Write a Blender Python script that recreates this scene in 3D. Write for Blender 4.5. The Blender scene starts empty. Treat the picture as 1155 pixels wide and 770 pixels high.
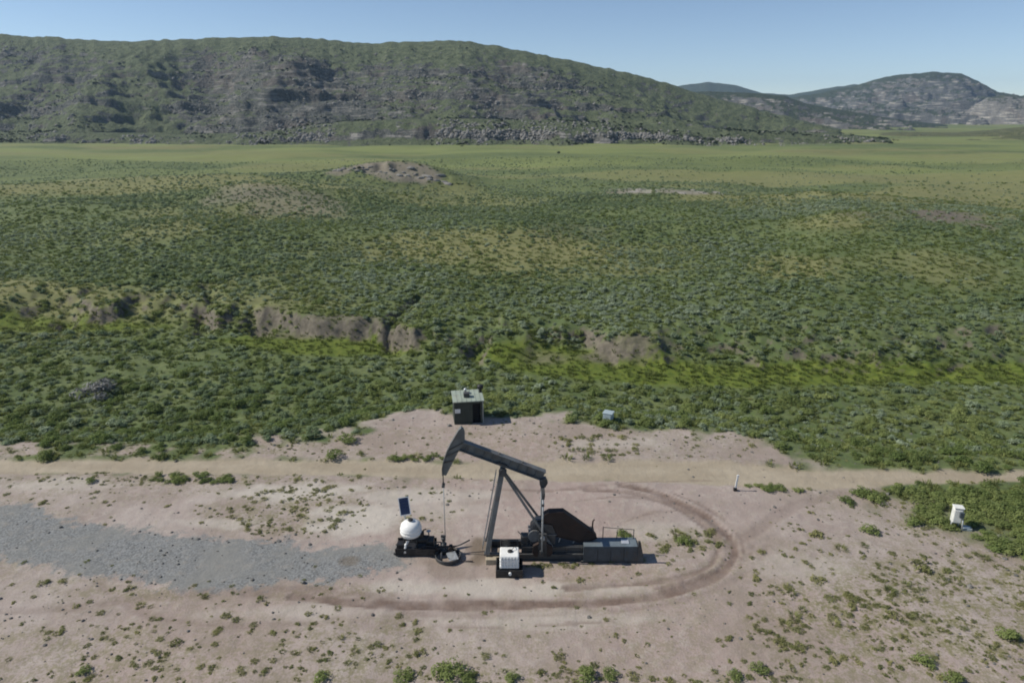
import bpy, bmesh, math, random
import numpy as np
from mathutils import Vector, Matrix

R = math.radians
random.seed(7)
rng = np.random.default_rng(11)
scene = bpy.context.scene
COL = scene.collection

# ------------------------------------------------------------------ camera, sky, sun, exposure
CAM_H, PITCH, FPX, CU, CV = 28.0, R(18.3), 770.0, 577.5, 385.0
cam_d = bpy.data.cameras.new('camera'); cam = bpy.data.objects.new('camera', cam_d); COL.objects.link(cam)
cam.location = (0, 0, CAM_H); cam.rotation_euler = (R(90) - PITCH, 0, 0)
cam_d.sensor_width = 36.0; cam_d.lens = 24.0; cam_d.clip_end = 30000; cam_d.clip_start = 0.5
scene.camera = cam

SUN_EL, SUN_AZ = R(42), R(-88)          # azimuth from +Y towards +X
world = bpy.data.worlds.new('World'); scene.world = world; world.use_nodes = True
wn = world.node_tree.nodes; wl = world.node_tree.links
bgn = wn['Background']; sky = wn.new('ShaderNodeTexSky'); sky.sky_type = 'NISHITA'
sky.sun_disc = False; sky.sun_elevation = SUN_EL; sky.sun_rotation = SUN_AZ
sky.altitude = 1900; sky.air_density = 0.85; sky.dust_density = 0.0; sky.ozone_density = 1.0
wl.new(sky.outputs[0], bgn.inputs[0]); bgn.inputs[1].default_value = 0.085
sd = bpy.data.lights.new('sun', 'SUN'); sd.energy = 3.8; sd.angle = R(0.53); sd.color = (1.0, 0.94, 0.84)
so = bpy.data.objects.new('sun', sd); COL.objects.link(so)
to_sun = Vector((math.sin(SUN_AZ) * math.cos(SUN_EL), math.cos(SUN_AZ) * math.cos(SUN_EL), math.sin(SUN_EL)))
so.rotation_euler = to_sun.to_track_quat('Z', 'Y').to_euler(); so.location = (-60, 20, 80)
vs = scene.view_settings
vs.view_transform = 'Standard'; vs.look = 'None'; vs.exposure = 0.45; vs.gamma = 1.0; vs.use_curve_mapping = False
scene.render.engine = 'CYCLES'
scene.cycles.use_denoising = True
scene.cycles.max_bounces = 5; scene.cycles.diffuse_bounces = 2; scene.cycles.transparent_max_bounces = 8
scene.cycles.volume_bounces = 0
scene.cycles.filter_width = 1.9

# ------------------------------------------------------------------ pixel -> world, noise
CP, SP = math.cos(PITCH), math.sin(PITCH)
def pray(u, v):
    u = np.asarray(u, float); v = np.asarray(v, float)
    a = (u - CU) / FPX; b = (CV - v) / FPX
    return a, CP + b * SP, -SP + b * CP
def P(u, v, z=0.0):
    dx, dy, dz = pray(u, v); t = (z - CAM_H) / dz
    return dx * t, dy * t
def PV(u, v, y):
    """point seen at (u,v) on the vertical plane at depth y (where the thing's foot stands)"""
    dx, dy, dz = pray(u, v); t = y / dy
    return float(dx * t), float(CAM_H + dz * t)
def poly(pts, z=0.0):
    a = np.array(pts, float); x, y = P(a[:, 0], a[:, 1], z); return np.stack([x, y], 1)

def _h(ix, iy, s):
    n = (ix * 374761393 + iy * 668265263 + s * 1274126177) & 0xFFFFFFFF
    n = ((n ^ (n >> 13)) * 1103515245) & 0xFFFFFFFF
    n = ((n ^ (n >> 16)) * 2654435761) & 0xFFFFFFFF
    return ((n ^ (n >> 15)) & 0xFFFFFF) / float(0xFFFFFF)
def vn(x, y, s=0):
    ix = np.floor(x).astype(np.int64); iy = np.floor(y).astype(np.int64)
    fx = x - ix; fy = y - iy
    fx = fx * fx * fx * (fx * (fx * 6 - 15) + 10); fy = fy * fy * fy * (fy * (fy * 6 - 15) + 10)
    a = _h(ix, iy, s); b = _h(ix + 1, iy, s); c = _h(ix, iy + 1, s); d = _h(ix + 1, iy + 1, s)
    return (a + (b - a) * fx) * (1 - fy) + (c + (d - c) * fx) * fy
def fbm(x, y, s=0, o=4, gain=.5):
    t = 0; a = 1; n = 0
    for i in range(o):
        t = t + a * vn(x + i * 17.3, y - i * 9.1, s + i * 31); n += a
        a *= gain; ca, sa = .8, .6
        x, y = (x * ca - y * sa) * 2.03, (x * sa + y * ca) * 2.03
    return t / n
def ridged(x, y, s=0, o=4):
    t = 0; a = 1; n = 0
    for i in range(o):
        t = t + a * (1 - np.abs(2 * vn(x + i * 7.7, y + i * 3.3, s + i * 17) - 1)); n += a
        a *= .5; x, y = (x * .8 - y * .6) * 2.1, (x * .6 + y * .8) * 2.1
    return t / n
def ss(a, b, x):
    t = np.clip((x - a) / (b - a), 0, 1); return t * t * (3 - 2 * t)
def psd(x, y, pl):
    """signed distance to a polygon, negative inside"""
    d = np.full(np.shape(x), 1e18); ins = np.zeros(np.shape(x), bool); n = len(pl)
    for i in range(n):
        ax, ay = pl[i]; bx, by = pl[(i + 1) % n]
        ex, ey = bx - ax, by - ay
        t = np.clip(((x - ax) * ex + (y - ay) * ey) / (ex * ex + ey * ey + 1e-9), 0, 1)
        d = np.minimum(d, (x - ax - t * ex) ** 2 + (y - ay - t * ey) ** 2)
        c = ((ay > y) != (by > y)) & (x < (bx - ax) * (y - ay) / (by - ay + 1e-12) + ax)
        ins ^= c
    d = np.sqrt(d); return np.where(ins, -d, d)
def smooth_line(pts, n=8):
    p = np.array(pts, float); out = []
    for i in range(len(p) - 1):
        p0 = p[max(i - 1, 0)]; p1 = p[i]; p2 = p[i + 1]; p3 = p[min(i + 2, len(p) - 1)]
        for k in range(n):
            t = k / n
            out.append(.5 * ((2 * p1) + (-p0 + p2) * t + (2 * p0 - 5 * p1 + 4 * p2 - p3) * t * t + (-p0 + 3 * p1 - 3 * p2 + p3) * t ** 3))
    out.append(p[-1]); return np.array(out)
def ldist(x, y, pl):
    d = np.full(np.shape(x), 1e18)
    for i in range(len(pl) - 1):
        ax, ay = pl[i]; ex, ey = pl[i + 1][0] - ax, pl[i + 1][1] - ay
        t = np.clip(((x - ax) * ex + (y - ay) * ey) / (ex * ex + ey * ey + 1e-9), 0, 1)
        d = np.minimum(d, (x - ax - t * ex) ** 2 + (y - ay - t * ey) ** 2)
    return np.sqrt(d)

# ------------------------------------------------------------------ the lie of the land
ROAD = poly([(-500, 517), (-100, 517), (0, 517), (200, 518), (400, 518), (500, 520), (620, 520), (760, 519), (840, 523), (900, 528), (1000, 531), (1155, 532), (1700, 532),
             (1700, 543), (1155, 543), (1040, 546), (940, 553), (850, 549), (760, 545), (560, 541), (420, 537), (200, 534), (0, 535), (-500, 535)])
APRON = poly([(270, 520), (300, 505), (345, 494), (400, 484), (440, 477), (470, 467), (500, 463), (560, 468), (600, 466), (660, 474), (700, 482), (745, 482), (800, 486), (850, 494), (880, 507), (905, 522), (930, 532), (600, 535)])
PAD = poly([(-700, 518), (0, 518), (200, 519), (420, 528), (900, 528), (960, 547), (1010, 553), (1060, 557), (1155, 561), (1250, 565), (1800, 570), (1800, 1100), (577, 1500), (-700, 1100)])
APRON2 = poly([(-300, 503), (0, 500), (80, 507), (170, 503), (230, 507), (300, 500), (330, 520), (-300, 521)])
THICKET = poly([(968, 570), (985, 556), (1010, 550), (1300, 547), (1300, 640), (1155, 634), (1125, 617), (1095, 604), (1060, 594), (1030, 590), (1035, 577), (1060, 573), (1065, 565), (1040, 560), (1005, 562), (985, 573)])
GRAVEL = poly([(-300, 560), (-60, 562), (0, 567), (60, 573), (80, 588), (150, 598), (240, 607), (300, 612), (400, 615), (440, 617), (462, 626), (455, 640), (420, 650), (350, 656), (250, 663), (170, 656), (100, 650), (50, 641), (0, 626), (-60, 615), (-300, 600)])
TRACKS = [  # (pixel line, half width m, strength)
    ([(330, 672), (400, 679), (500, 683), (600, 682), (690, 678), (760, 667), (806, 650), (826, 630), (824, 608), (800, 585), (765, 566), (735, 554), (700, 548)], .34, 1.0),
    ([(640, 663), (700, 659), (760, 653), (796, 640), (809, 624), (806, 606), (786, 586), (752, 567), (715, 556), (660, 552)], .26, .8),
    ([(560, 552), (620, 553), (680, 548), (735, 543), (800, 541)], .16, .55),
    ([(400, 700), (480, 705), (560, 707), (620, 705), (690, 700)], .10, .5),
    ([(815, 617), (850, 600), (875, 583), (900, 570), (950, 556)], .5, .35),
    ([(740, 664), (782, 655), (812, 640), (818, 622), (814, 606), (796, 588), (768, 572), (745, 561)], .14, .8),
    ([(770, 660), (800, 646), (830, 640), (838, 618), (832, 602), (812, 582), (784, 566), (760, 556)], .13, .6),
    ([(700, 590), (740, 577), (790, 580), (815, 596)], .10, .45), ([(640, 566), (700, 560), (750, 566), (790, 584)], .12, .45),
    ([(0, 690), (90, 684), (180, 672), (260, 668), (330, 672)], .3, .35), ([(110, 655), (160, 690), (250, 705), (400, 700)], .22, .3),
    ([(834, 640), (848, 622), (842, 606), (826, 590)], .10, .5),
    ([(280, 668), (330, 664), (380, 668), (440, 672)], .35, .45),
    ([(440, 688), (520, 696), (600, 694), (720, 686), (800, 668), (850, 640), (865, 615)], .12, .25)]
TRACKS = [(smooth_line(poly(a)), b, c) for a, b, c in TRACKS]
BANK = poly([(-900, 350), (-200, 350), (0, 352), (60, 346), (100, 350), (170, 355), (230, 350), (290, 354), (350, 364), (400, 368), (440, 372), (500, 382), (560, 380), (605, 374), (660, 380), (720, 385), (800, 394), (900, 402), (980, 403), (1060, 399), (1155, 392), (1400, 392), (2200, 395)])
LUSH1 = poly([(250, 383), (300, 377), (380, 379), (450, 386), (470, 395), (440, 400), (330, 396)], -2.6)
LUSH2 = poly([(540, 401), (590, 396), (650, 396), (720, 404), (800, 414), (1000, 416), (1155, 414), (1500, 412), (1500, 429), (1155, 430), (900, 433), (780, 433), (660, 427), (600, 418), (555, 408)], -2.6)
LUSH3 = poly([(-300, 364), (0, 362), (110, 364), (190, 370), (100, 373), (-300, 373)], -2.6)
PEDGE = poly([(-900, 500), (0, 504), (200, 503), (300, 492), (400, 480), (450, 468), (500, 458), (600, 461), (680, 472), (760, 477), (820, 483), (870, 500), (920, 518), (1155, 526), (2200, 526)])
CREST = poly([(-900, 220), (0, 216), (150, 208), (280, 207), (370, 203), (540, 200), (690, 207), (820, 208), (890, 214), (940, 234), (1040, 236), (1155, 248), (2200, 250)], 4.0)
GULLIES = [(smooth_line(poly(a)), w * .6, d * .5) for a, w, d in [
    ([(445, 385), (440, 366), (452, 352), (466, 341), (474, 336)], 1.7, 2.3), ([(222, 368), (228, 350), (240, 338), (232, 325)], 2.0, 2.0),
    ([(60, 362), (72, 346), (85, 336), (98, 330)], 2.2, 1.9), ([(295, 372), (290, 358), (280, 344)], 1.3, 1.4),
    ([(700, 400), (690, 385), (700, 372)], 1.0, 1.0), ([(545, 396), (535, 384), (548, 372)], 1.6, 1.4),
    ([(1040, 414), (1060, 402), (1090, 392)], 1.6, 1.4)]]
KN = [P(450, 204, 4.0), P(755, 215, 4.0), P(1065, 262, 2.5), P(290, 225, 3.5)]
def ln(pl, x, y):
    # the line's depth in the direction of (x, y); lines run roughly across the valley
    k = pl[:, 0] / pl[:, 1]; o = np.argsort(k)
    return np.interp(x / np.maximum(y, 20.0), k[o], pl[o, 1])
def H(x, y, fine=True):
    x = np.asarray(x, float); y = np.asarray(y, float)
    yb = ln(BANK, x, y) + (fbm(x * .12, y * 0 + 3, 5, 3) - .5) * 7
    ye = ln(PEDGE, x, y) + (fbm(x * .2, y * 0 + 1, 6, 2) - .5) * 2
    yc = ln(CREST, x, y)
    floor = -2.6 * ss(0, 9, y - ye)
    kk = 577.5 + 770 * x / np.maximum(y, 20.0) * 1.03
    cut = np.maximum.reduce([np.exp(-((kk - c_) / w_) ** 2) for c_, w_ in ((350, 75), (440, 35), (90, 20), (225, 20))] + [.55 * np.exp(-((kk - 690) / 95) ** 2)])
    w = 1.6 + 9.0 * (1 - np.clip(cut * 1.3, 0, 1)) + 2.0 * fbm(x * .045, y * 0, 9, 2)
    up = ss(-.1, 1, (y - yb) / w)
    t = np.clip((y - yb) / np.maximum(yc - yb, 20), 0, 1)
    slope = 4.6 * (t ** 1.1)
    back = np.clip(y - yc, 0, None)
    slope = slope - 3.0 * ss(0, 55, back) + 1.0 * ss(60, 420, back)
    slope = slope + (fbm(x * .012, y * .016, 21, 3) - .5) * 8.0 * ss(0, 60, y - yb) * (1 - .6 * ss(350, 700, y))
    z = floor + up * (slope + 2.5) + (ridged(x * .33, y * .28, 12, 3) - .5) * 1.5 * np.exp(-((y - yb - .5 * w) / (.6 * w + 1)) ** 2)
    for (kx, ky), hh, rx, ry in zip(KN, (8.5, 2.8, 2.4, 2.2), (27, 24, 22, 18), (15, 14, 15, 14)):
        e = ((x - kx) / rx) ** 2 + ((y - ky) / ry) ** 2
        z = z + hh * np.exp(-e)
    kx, ky = KN[0]
    ins = np.exp(-(((x - kx) / 20) ** 2 + ((y - ky + 6) / 6) ** 2))
    z = z - 2.2 * ins * ss(.35, .6, ridged(x * .10, y * .05, 71, 3))
    kx, ky = KN[2]
    ins = np.exp(-(((x - kx) / 20) ** 2 + ((y - ky + 4) / 8) ** 2))
    z = z - 1.8 * ins * ss(.3, .6, ridged(x * .12, y * .06, 72, 3))
    for g, gw, gd in GULLIES:
        m = (np.abs(x - g[:, 0].mean()) < 40) & (np.abs(y - g[:, 1].mean()) < 60)
        if np.any(m):
            d = np.full(np.shape(x), 1e9); d[m] = ldist(x[m], y[m], g)
            dd = d + (fbm(x * .5, y * .5, 33, 2) - .5) * 1.6
            z = z - gd * (1 - ss(gw * .1, gw * 1.6, dd)) * ss(-3, 1, y - yb + 2)
    if fine:
        near = 1 - ss(200, 400, y)
        amp = np.where(y < ye + 4, .10, .45)
        z = z + (fbm(x * .35, y * .35, 41, 3) - .5) * amp * near
        z = z + (fbm(x * 2.1, y * 2.1, 42, 2) - .5) * .06 * (1 - ss(60, 110, y))
        m = y < 75
        if np.any(m):
            xm, ym = x[m], y[m]; dz = np.zeros(xm.shape)
            for pl, hw, st in TRACKS:
                d = ldist(xm, ym, pl)
                dz += -.07 * st * (1 - ss(hw * .6, hw * 1.2, d)) + .035 * st * np.exp(-((d - hw * 1.5) / (hw * .5)) ** 2)
            dr = psd(xm, ym, ROAD)
            dz += .10 * np.exp(-((dr - .4) / .45) ** 2) - .05 * (dr < 0)
            z[m] += dz
    return z
def G(u, v):
    """pixel -> point on the ground"""
    u = np.atleast_1d(np.asarray(u, float)); v = np.atleast_1d(np.asarray(v, float))
    z = np.zeros(u.shape)
    for _ in range(10):
        x, y = P(u, v, z); z = .5 * z + .5 * H(x, y)
    x, y = P(u, v, z)
    return x, y, H(x, y)
def G1(u, v):
    x, y, z = G(u, v); return float(x[0]), float(y[0]), float(z[0])

# ------------------------------------------------------------------ shader helpers
class NT:
    def __init__(s, name):
        s.m = bpy.data.materials.new(name); s.m.use_nodes = True
        s.n = s.m.node_tree.nodes; s.l = s.m.node_tree.links
        s.b = s.n['Principled BSDF']; s.out = s.n['Material Output']
        s.b.inputs['Roughness'].default_value = .9; s.b.inputs['Specular IOR Level'].default_value = .2
    def put(s, sock, v):
        if hasattr(v, 'is_output'): s.l.new(v, sock)
        elif isinstance(v, (tuple, list)): sock.default_value = tuple(v) + ((1,) if len(v) == 3 and sock.type == 'RGBA' else ())
        else: sock.default_value = v
    def attr(s, name, kind='GEOMETRY'):
        a = s.n.new('ShaderNodeAttribute'); a.attribute_name = name; a.attribute_type = kind; return a.outputs['Fac']
    def coord(s, which='Object', scale=(1, 1, 1)):
        c = s.n.new('ShaderNodeTexCoord'); m = s.n.new('ShaderNodeMapping'); m.inputs['Scale'].default_value = scale
        s.l.new(c.outputs[which], m.inputs[0]); return m.outputs[0]
    def noise(s, scale, detail=4, vec=None, rough=.55, dist=0):
        t = s.n.new('ShaderNodeTexNoise'); t.inputs['Scale'].default_value = scale; t.inputs['Detail'].default_value = detail
        t.inputs['Roughness'].default_value = rough; t.inputs['Distortion'].default_value = dist
        if vec is not None: s.l.new(vec, t.inputs['Vector'])
        return t.outputs['Fac']
    def voro(s, scale, vec=None, out='Distance'):
        t = s.n.new('ShaderNodeTexVoronoi'); t.inputs['Scale'].default_value = scale
        if vec is not None: s.l.new(vec, t.inputs['Vector'])
        return t.outputs[out]
    def ramp(s, v, a, b, lo=0., hi=1.):
        t = s.n.new('ShaderNodeMapRange'); t.interpolation_type = 'SMOOTHSTEP'
        s.put(t.inputs[0], v); s.put(t.inputs[1], a); s.put(t.inputs[2], b); s.put(t.inputs[3], lo); s.put(t.inputs[4], hi); return t.outputs[0]
    def math(s, op, a, b=0.):
        t = s.n.new('ShaderNodeMath'); t.operation = op; s.put(t.inputs[0], a); s.put(t.inputs[1], b); return t.outputs[0]
    def mix(s, f, a, b, mode='MIX'):
        t = s.n.new('ShaderNodeMix'); t.data_type = 'RGBA'; t.blend_type = mode
        s.put(t.inputs[0], f); s.put(t.inputs[6], a); s.put(t.inputs[7], b); return t.outputs[2]
    def bump(s, h, strength=.5, dist=.1):
        t = s.n.new('ShaderNodeBump'); t.inputs['Strength'].default_value = strength; t.inputs['Distance'].default_value = dist
        s.l.new(h, t.inputs['Height']); s.l.new(t.outputs[0], s.b.inputs['Normal'])
    def base(s, c): s.put(s.b.inputs['Base Color'], c)

def ground_mat():
    t = NT('ground_soil_and_grass'); v = t.coord()
    A = {k: t.attr(k) for k in ('dirt', 'gravel', 'road', 'track', 'lush', 'bare', 'dry', 'stain', 'pale', 'weedy')}
    big = t.noise(.035, 4, v); mid = t.noise(.22, 5, v); sm = t.noise(1.6, 5, v); fi = t.noise(9, 4, v)
    vs_ = t.coord(scale=(.35, 1, 1)); streak = t.noise(.5, 4, vs_)
    g = t.mix(t.ramp(mid, .35, .65), (.080, .116, .040), (.135, .165, .064))
    g = t.mix(t.ramp(sm, .4, .7), g, (.080, .102, .045))
    g = t.mix(t.math('MULTIPLY', A['dry'], t.ramp(streak, .25, .75, .45, 1)), g, (.205, .195, .085))
    far = t.ramp(t.noise(.012, 4, t.coord(scale=(.4, 1, 1))), .35, .65)
    g = t.mix(t.math('MULTIPLY', far, t.attr('far')), g, (.175, .205, .070))
    g = t.mix(t.math('MULTIPLY', t.ramp(fi, .5, .75), .35), g, (.15, .13, .08))
    g = t.mix(A['lush'], g, t.mix(t.ramp(sm, .3, .7), (.075, .110, .018), (.128, .155, .028)))
    s = t.mix(t.ramp(mid, .3, .7), (.268, .220, .195), (.360, .310, .280))
    s = t.mix(t.ramp(big, .38, .62), s, (.318, .252, .225))
    s = t.mix(t.math('MULTIPLY', t.ramp(sm, .45, .75), .55), s, (.41, .37, .325))
    s = t.mix(t.math('MULTIPLY', t.ramp(fi, .52, .72), .45), s, (.245, .195, .16))
    s = t.mix(t.math('MULTIPLY', t.ramp(t.noise(.8, 6, v, .7), .55, .72), .45), s, (.26, .225, .165))
    s = t.mix(t.math('MULTIPLY', A['weedy'], t.ramp(t.math('ADD', t.math('MULTIPLY', t.noise(.9, 5, v, .7), .5), t.math('MULTIPLY', t.noise(4.5, 4, v, .7), .5)), .44, .58)), s, (.185, .170, .095))
    s = t.mix(t.math('MULTIPLY', t.ramp(t.noise(.1, 4, v, .6), .5, .62), .6), s, (.25, .205, .172))
    s = t.mix(A['pale'], s, (.45, .415, .365))
    c = t.mix(A['dirt'], g, s)
    b = t.mix(t.ramp(sm, .3, .7), (.095, .084, .066), (.165, .146, .114))
    c = t.mix(A['bare'], c, b)
    rd = t.mix(t.ramp(streak, .3, .7), (.295, .25, .185), (.36, .312, .238))
    rd = t.mix(t.math('MULTIPLY', t.ramp(fi, .5, .7), .4), rd, (.27, .22, .16))
    c = t.mix(A['road'], c, rd)
    gp = t.voro(11, v, 'Color'); gr = t.mix(t.ramp(gp, .2, .8), (.118, .127, .128), (.222, .233, .234))
    gr = t.mix(t.ramp(mid, .4, .7), gr, (.185, .19, .18)); gr = t.mix(t.math('MULTIPLY', t.ramp(sm, .5, .75), .5), gr, (.26, .24, .21))
    c = t.mix(t.ramp(t.math('ADD', A['gravel'], t.math('MULTIPLY', t.math('SUBTRACT', fi, .5), 1.1)), .3, .75, 0, .92), c, gr)
    tk = t.mix(t.ramp(sm, .35, .7), (.135, .098, .080), (.195, .146, .120))
    c = t.mix(t.math('MULTIPLY', A['track'], t.ramp(sm, .25, .6, .65, 1)), c, tk)
    c = t.mix(A['stain'], c, (.135, .105, .072))
    t.base(c)
    hb = t.math('ADD', t.math('MULTIPLY', sm, .6), t.math('MULTIPLY', fi, .25))
    t.bump(hb, .9, .12)
    return t.m

def hill_mat(name, rock_lo, rock_hi, grass, grass2, pale, red=(.16, .13, .11)):
    t = NT(name); v = t.coord()
    rk = t.attr('rock'); st = t.attr('strata')
    wide = t.noise(.02, 5, v); mid = t.noise(.09, 6, v, .65); fi = t.noise(.35, 5, v, .7)
    band = t.noise(.22, 4, t.coord(scale=(.12, .12, 1.4)))
    c = t.mix(t.ramp(t.math('ADD', t.math('MULTIPLY', fi, .6), t.math('MULTIPLY', t.noise(.9, 4, v, .7), .4)), .38, .62), rock_lo, rock_hi)
    c = t.mix(t.math('MULTIPLY', t.ramp(wide, .5, .64), .4), c, red)
    c = t.mix(t.math('MULTIPLY', t.ramp(t.noise(.6, 3, v), .6, .7), .7), c, pale)
    c = t.mix(t.math('MULTIPLY', t.ramp(band, .53, .66), st), c, pale)
    g = t.mix(t.ramp(mid, .35, .65), grass, grass2)
    g = t.mix(t.math('MULTIPLY', t.ramp(fi, .50, .62), .75), g, tuple(.45 * k for k in grass))
    f = t.ramp(t.math('ADD', rk, t.math('MULTIPLY', t.math('SUBTRACT', mid, .5), 1.3)), .32, .62)
    t.base(t.mix(f, g, c))
    t.bump(t.math('ADD', t.math('MULTIPLY', mid, 1.), t.math('MULTIPLY', fi, .6)), 1.0, 5.0)
    return t.m

def flat(name, c, rough=.6, metal=0., var=.25, scale=3., dirt=None, spec=.35, bump=0.):
    t = NT(name); v = t.coord()
    n = t.noise(scale, 5, v, .65)
    col = t.mix(t.ramp(n, .3, .7), tuple(k * (1 - var) for k in c), tuple(min(1, k * (1 + var * .6)) for k in c))
    if dirt: col = t.mix(t.math('MULTIPLY', t.ramp(t.noise(scale * .6, 6, v, .75), .5, .68), .7), col, dirt)
    t.base(col); t.b.inputs['Roughness'].default_value = rough; t.b.inputs['Metallic'].default_value = metal
    t.b.inputs['Specular IOR Level'].default_value = spec
    if bump: t.bump(t.noise(scale * 5, 4, v), bump, .01)
    return t.m

def leaf_mat(name, c1, c2, c3, transl=.25):
    t = NT(name)
    tint = t.attr('tint', 'INSTANCER'); v = t.coord('Object')
    oi = t.n.new('ShaderNodeObjectInfo')
    c = t.mix(tint, c1, c2)
    c = t.mix(t.math('MULTIPLY', t.ramp(t.noise(2.6, 3, v), .45, .7), .5), c, c3)
    c = t.mix(t.math('MULTIPLY', oi.outputs['Random'], .45), c, tuple(k * .55 for k in c1))
    t.base(c); t.b.inputs['Roughness'].default_value = .75; t.b.inputs['Specular IOR Level'].default_value = .15
    tr = t.n.new('ShaderNodeBsdfTranslucent'); t.l.new(c, tr.inputs[0])
    mx = t.n.new('ShaderNodeMixShader'); mx.inputs[0].default_value = transl
    t.l.new(t.b.outputs[0], mx.inputs[1]); t.l.new(tr.outputs[0], mx.inputs[2]); t.l.new(mx.outputs[0], t.out.inputs[0])
    return t.m

M = dict(
    steel=flat('weathered_grey_steel', (.135, .140, .142), .55, .0, .25, 1.3, (.10, .075, .055)),
    dsteel=flat('dark_grey_steel', (.060, .062, .064), .5, 0, .3, 2., (.08, .055, .04)),
    rust=flat('dark_rusty_brown_sheet', (.030, .020, .017), .75, 0, .35, 1.2, (.055, .028, .020)),
    black=flat('black_plastic', (.018, .018, .020), .5, 0, .3, 3., (.07, .06, .05)),
    white=flat('white_polyethylene', (.74, .74, .72), .45, 0, .06, 2., (.55, .52, .46)),
    cable=flat('greasy_cable', (.05, .048, .045), .5, .2),
    panel=flat('blue_solar_cells', (.012, .018, .055), .18, 0, .15, 3., None, .5),
    alu=flat('aluminium_trim', (.62, .63, .64), .4, .5, .1),
    shed=flat('dark_green_shed_sheet', (.040, .050, .042), .6, 0, .2, 1.1, (.075, .07, .055)),
    shedroof=flat('pale_shed_roof', (.30, .345, .29), .55, 0, .15, 1.2, (.28, .26, .2)),
    shedside=flat('pale_shed_side', (.46, .47, .44), .6, 0, .12, 1.2, (.3, .27, .22)),
    dark=flat('dark_opening', (.012, .013, .014), .8),  # near-black colour that paints in the shade inside openings
    blueg=flat('blue_grey_enclosure', (.050, .066, .080), .45, 0, .25, 1.5, (.06, .055, .05)),
    bluel=flat('pale_blue_grey_lid', (.135, .165, .185), .4, 0, .2, 1.5, (.14, .13, .12)),
    conc=flat('tan_concrete', (.40, .34, .25), .9, 0, .2, 3., (.25, .19, .12)),
    galv=flat('galvanised_steel', (.36, .38, .39), .45, .3, .2, 4., (.2, .17, .14)),
    cream=flat('off_white_paint', (.68, .68, .64), .5, 0, .08, 2., (.4, .36, .3)),
    bluebox=flat('pale_blue_grey_paint', (.33, .40, .43), .5, 0, .15, 2., (.2, .19, .16)),
    stem=flat('woody_stem', (.13, .10, .075), .9, 0, .3, 6.),
    sage=leaf_mat('sagebrush_leaves', (.215, .285, .145), (.405, .470, .335), (.29, .36, .215), .45),
    green=leaf_mat('bright_green_leaves', (.165, .225, .072), (.350, .395, .150), (.25, .30, .10), .45),
    weed=leaf_mat('yellow_green_weeds', (.165, .195, .075), (.36, .345, .150), (.25, .26, .105), .4),
    dryw=leaf_mat('dry_grey_twigs', (.21, .215, .205), (.30, .30, .285), (.15, .15, .14), .2),
    grass=leaf_mat('grass_blades', (.12, .165, .04), (.24, .26, .095), (.16, .20, .06), .35),
    conif=leaf_mat('dark_juniper', (.018, .030, .016), (.03, .045, .022), (.024, .036, .018), .1),
    ground=ground_mat(),
)
def rock_mat(name, a, b, pale):
    t = NT(name); v = t.coord('Object')
    c = t.mix(t.ramp(t.noise(1.2, 6, v, .7), .3, .7), a, b)
    c = t.mix(t.math('MULTIPLY', t.ramp(t.noise(3.5, 5, v), .5, .7), .6), c, pale)
    oi = t.n.new('ShaderNodeObjectInfo'); c = t.mix(t.math('MULTIPLY', oi.outputs['Random'], .5), c, tuple(.6 * k for k in a))
    t.base(c); t.bump(t.noise(4, 6, v, .7), .8, .15); return t.m
M['rock'] = rock_mat('grey_sandstone', (.16, .155, .145), (.27, .26, .24), (.36, .34, .31))
M['prock'] = rock_mat('pale_sandstone', (.22, .205, .18), (.34, .32, .28), (.42, .40, .36))

# ------------------------------------------------------------------ mesh helpers
def link(o, parent=None):
    COL.objects.link(o)
    if parent is not None: o.parent = parent
    return o
def tag(o, label=None, cat=None, group=None, kind=None):
    if label: o['label'] = label
    if cat: o['category'] = cat
    if group: o['group'] = group
    if kind: o['kind'] = kind
    return o
def grid_mesh(name, X, Y, Z, mat, attrs=None):
    r, c = X.shape; co = np.stack([X, Y, Z], -1).reshape(-1, 3).astype(np.float32)
    i = np.arange(r * c).reshape(r, c)
    q = np.stack([i[:-1, :-1], i[:-1, 1:], i[1:, 1:], i[1:, :-1]], -1).reshape(-1)
    me = bpy.data.meshes.new(name); me.vertices.add(r * c); me.vertices.foreach_set('co', co.ravel())
    n = (r - 1) * (c - 1); me.loops.add(4 * n); me.loops.foreach_set('vertex_index', q.astype(np.int32))
    me.polygons.add(n); me.polygons.foreach_set('loop_start', (np.arange(n) * 4).astype(np.int32))
    me.polygons.foreach_set('use_smooth', np.ones(n, bool))
    me.update(calc_edges=True); me.materials.append(mat)
    for k, a in (attrs or {}).items():
        at = me.attributes.new(k, 'FLOAT', 'POINT'); at.data.foreach_set('value', np.asarray(a, np.float32).ravel())
    return link(bpy.data.objects.new(name, me))

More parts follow.
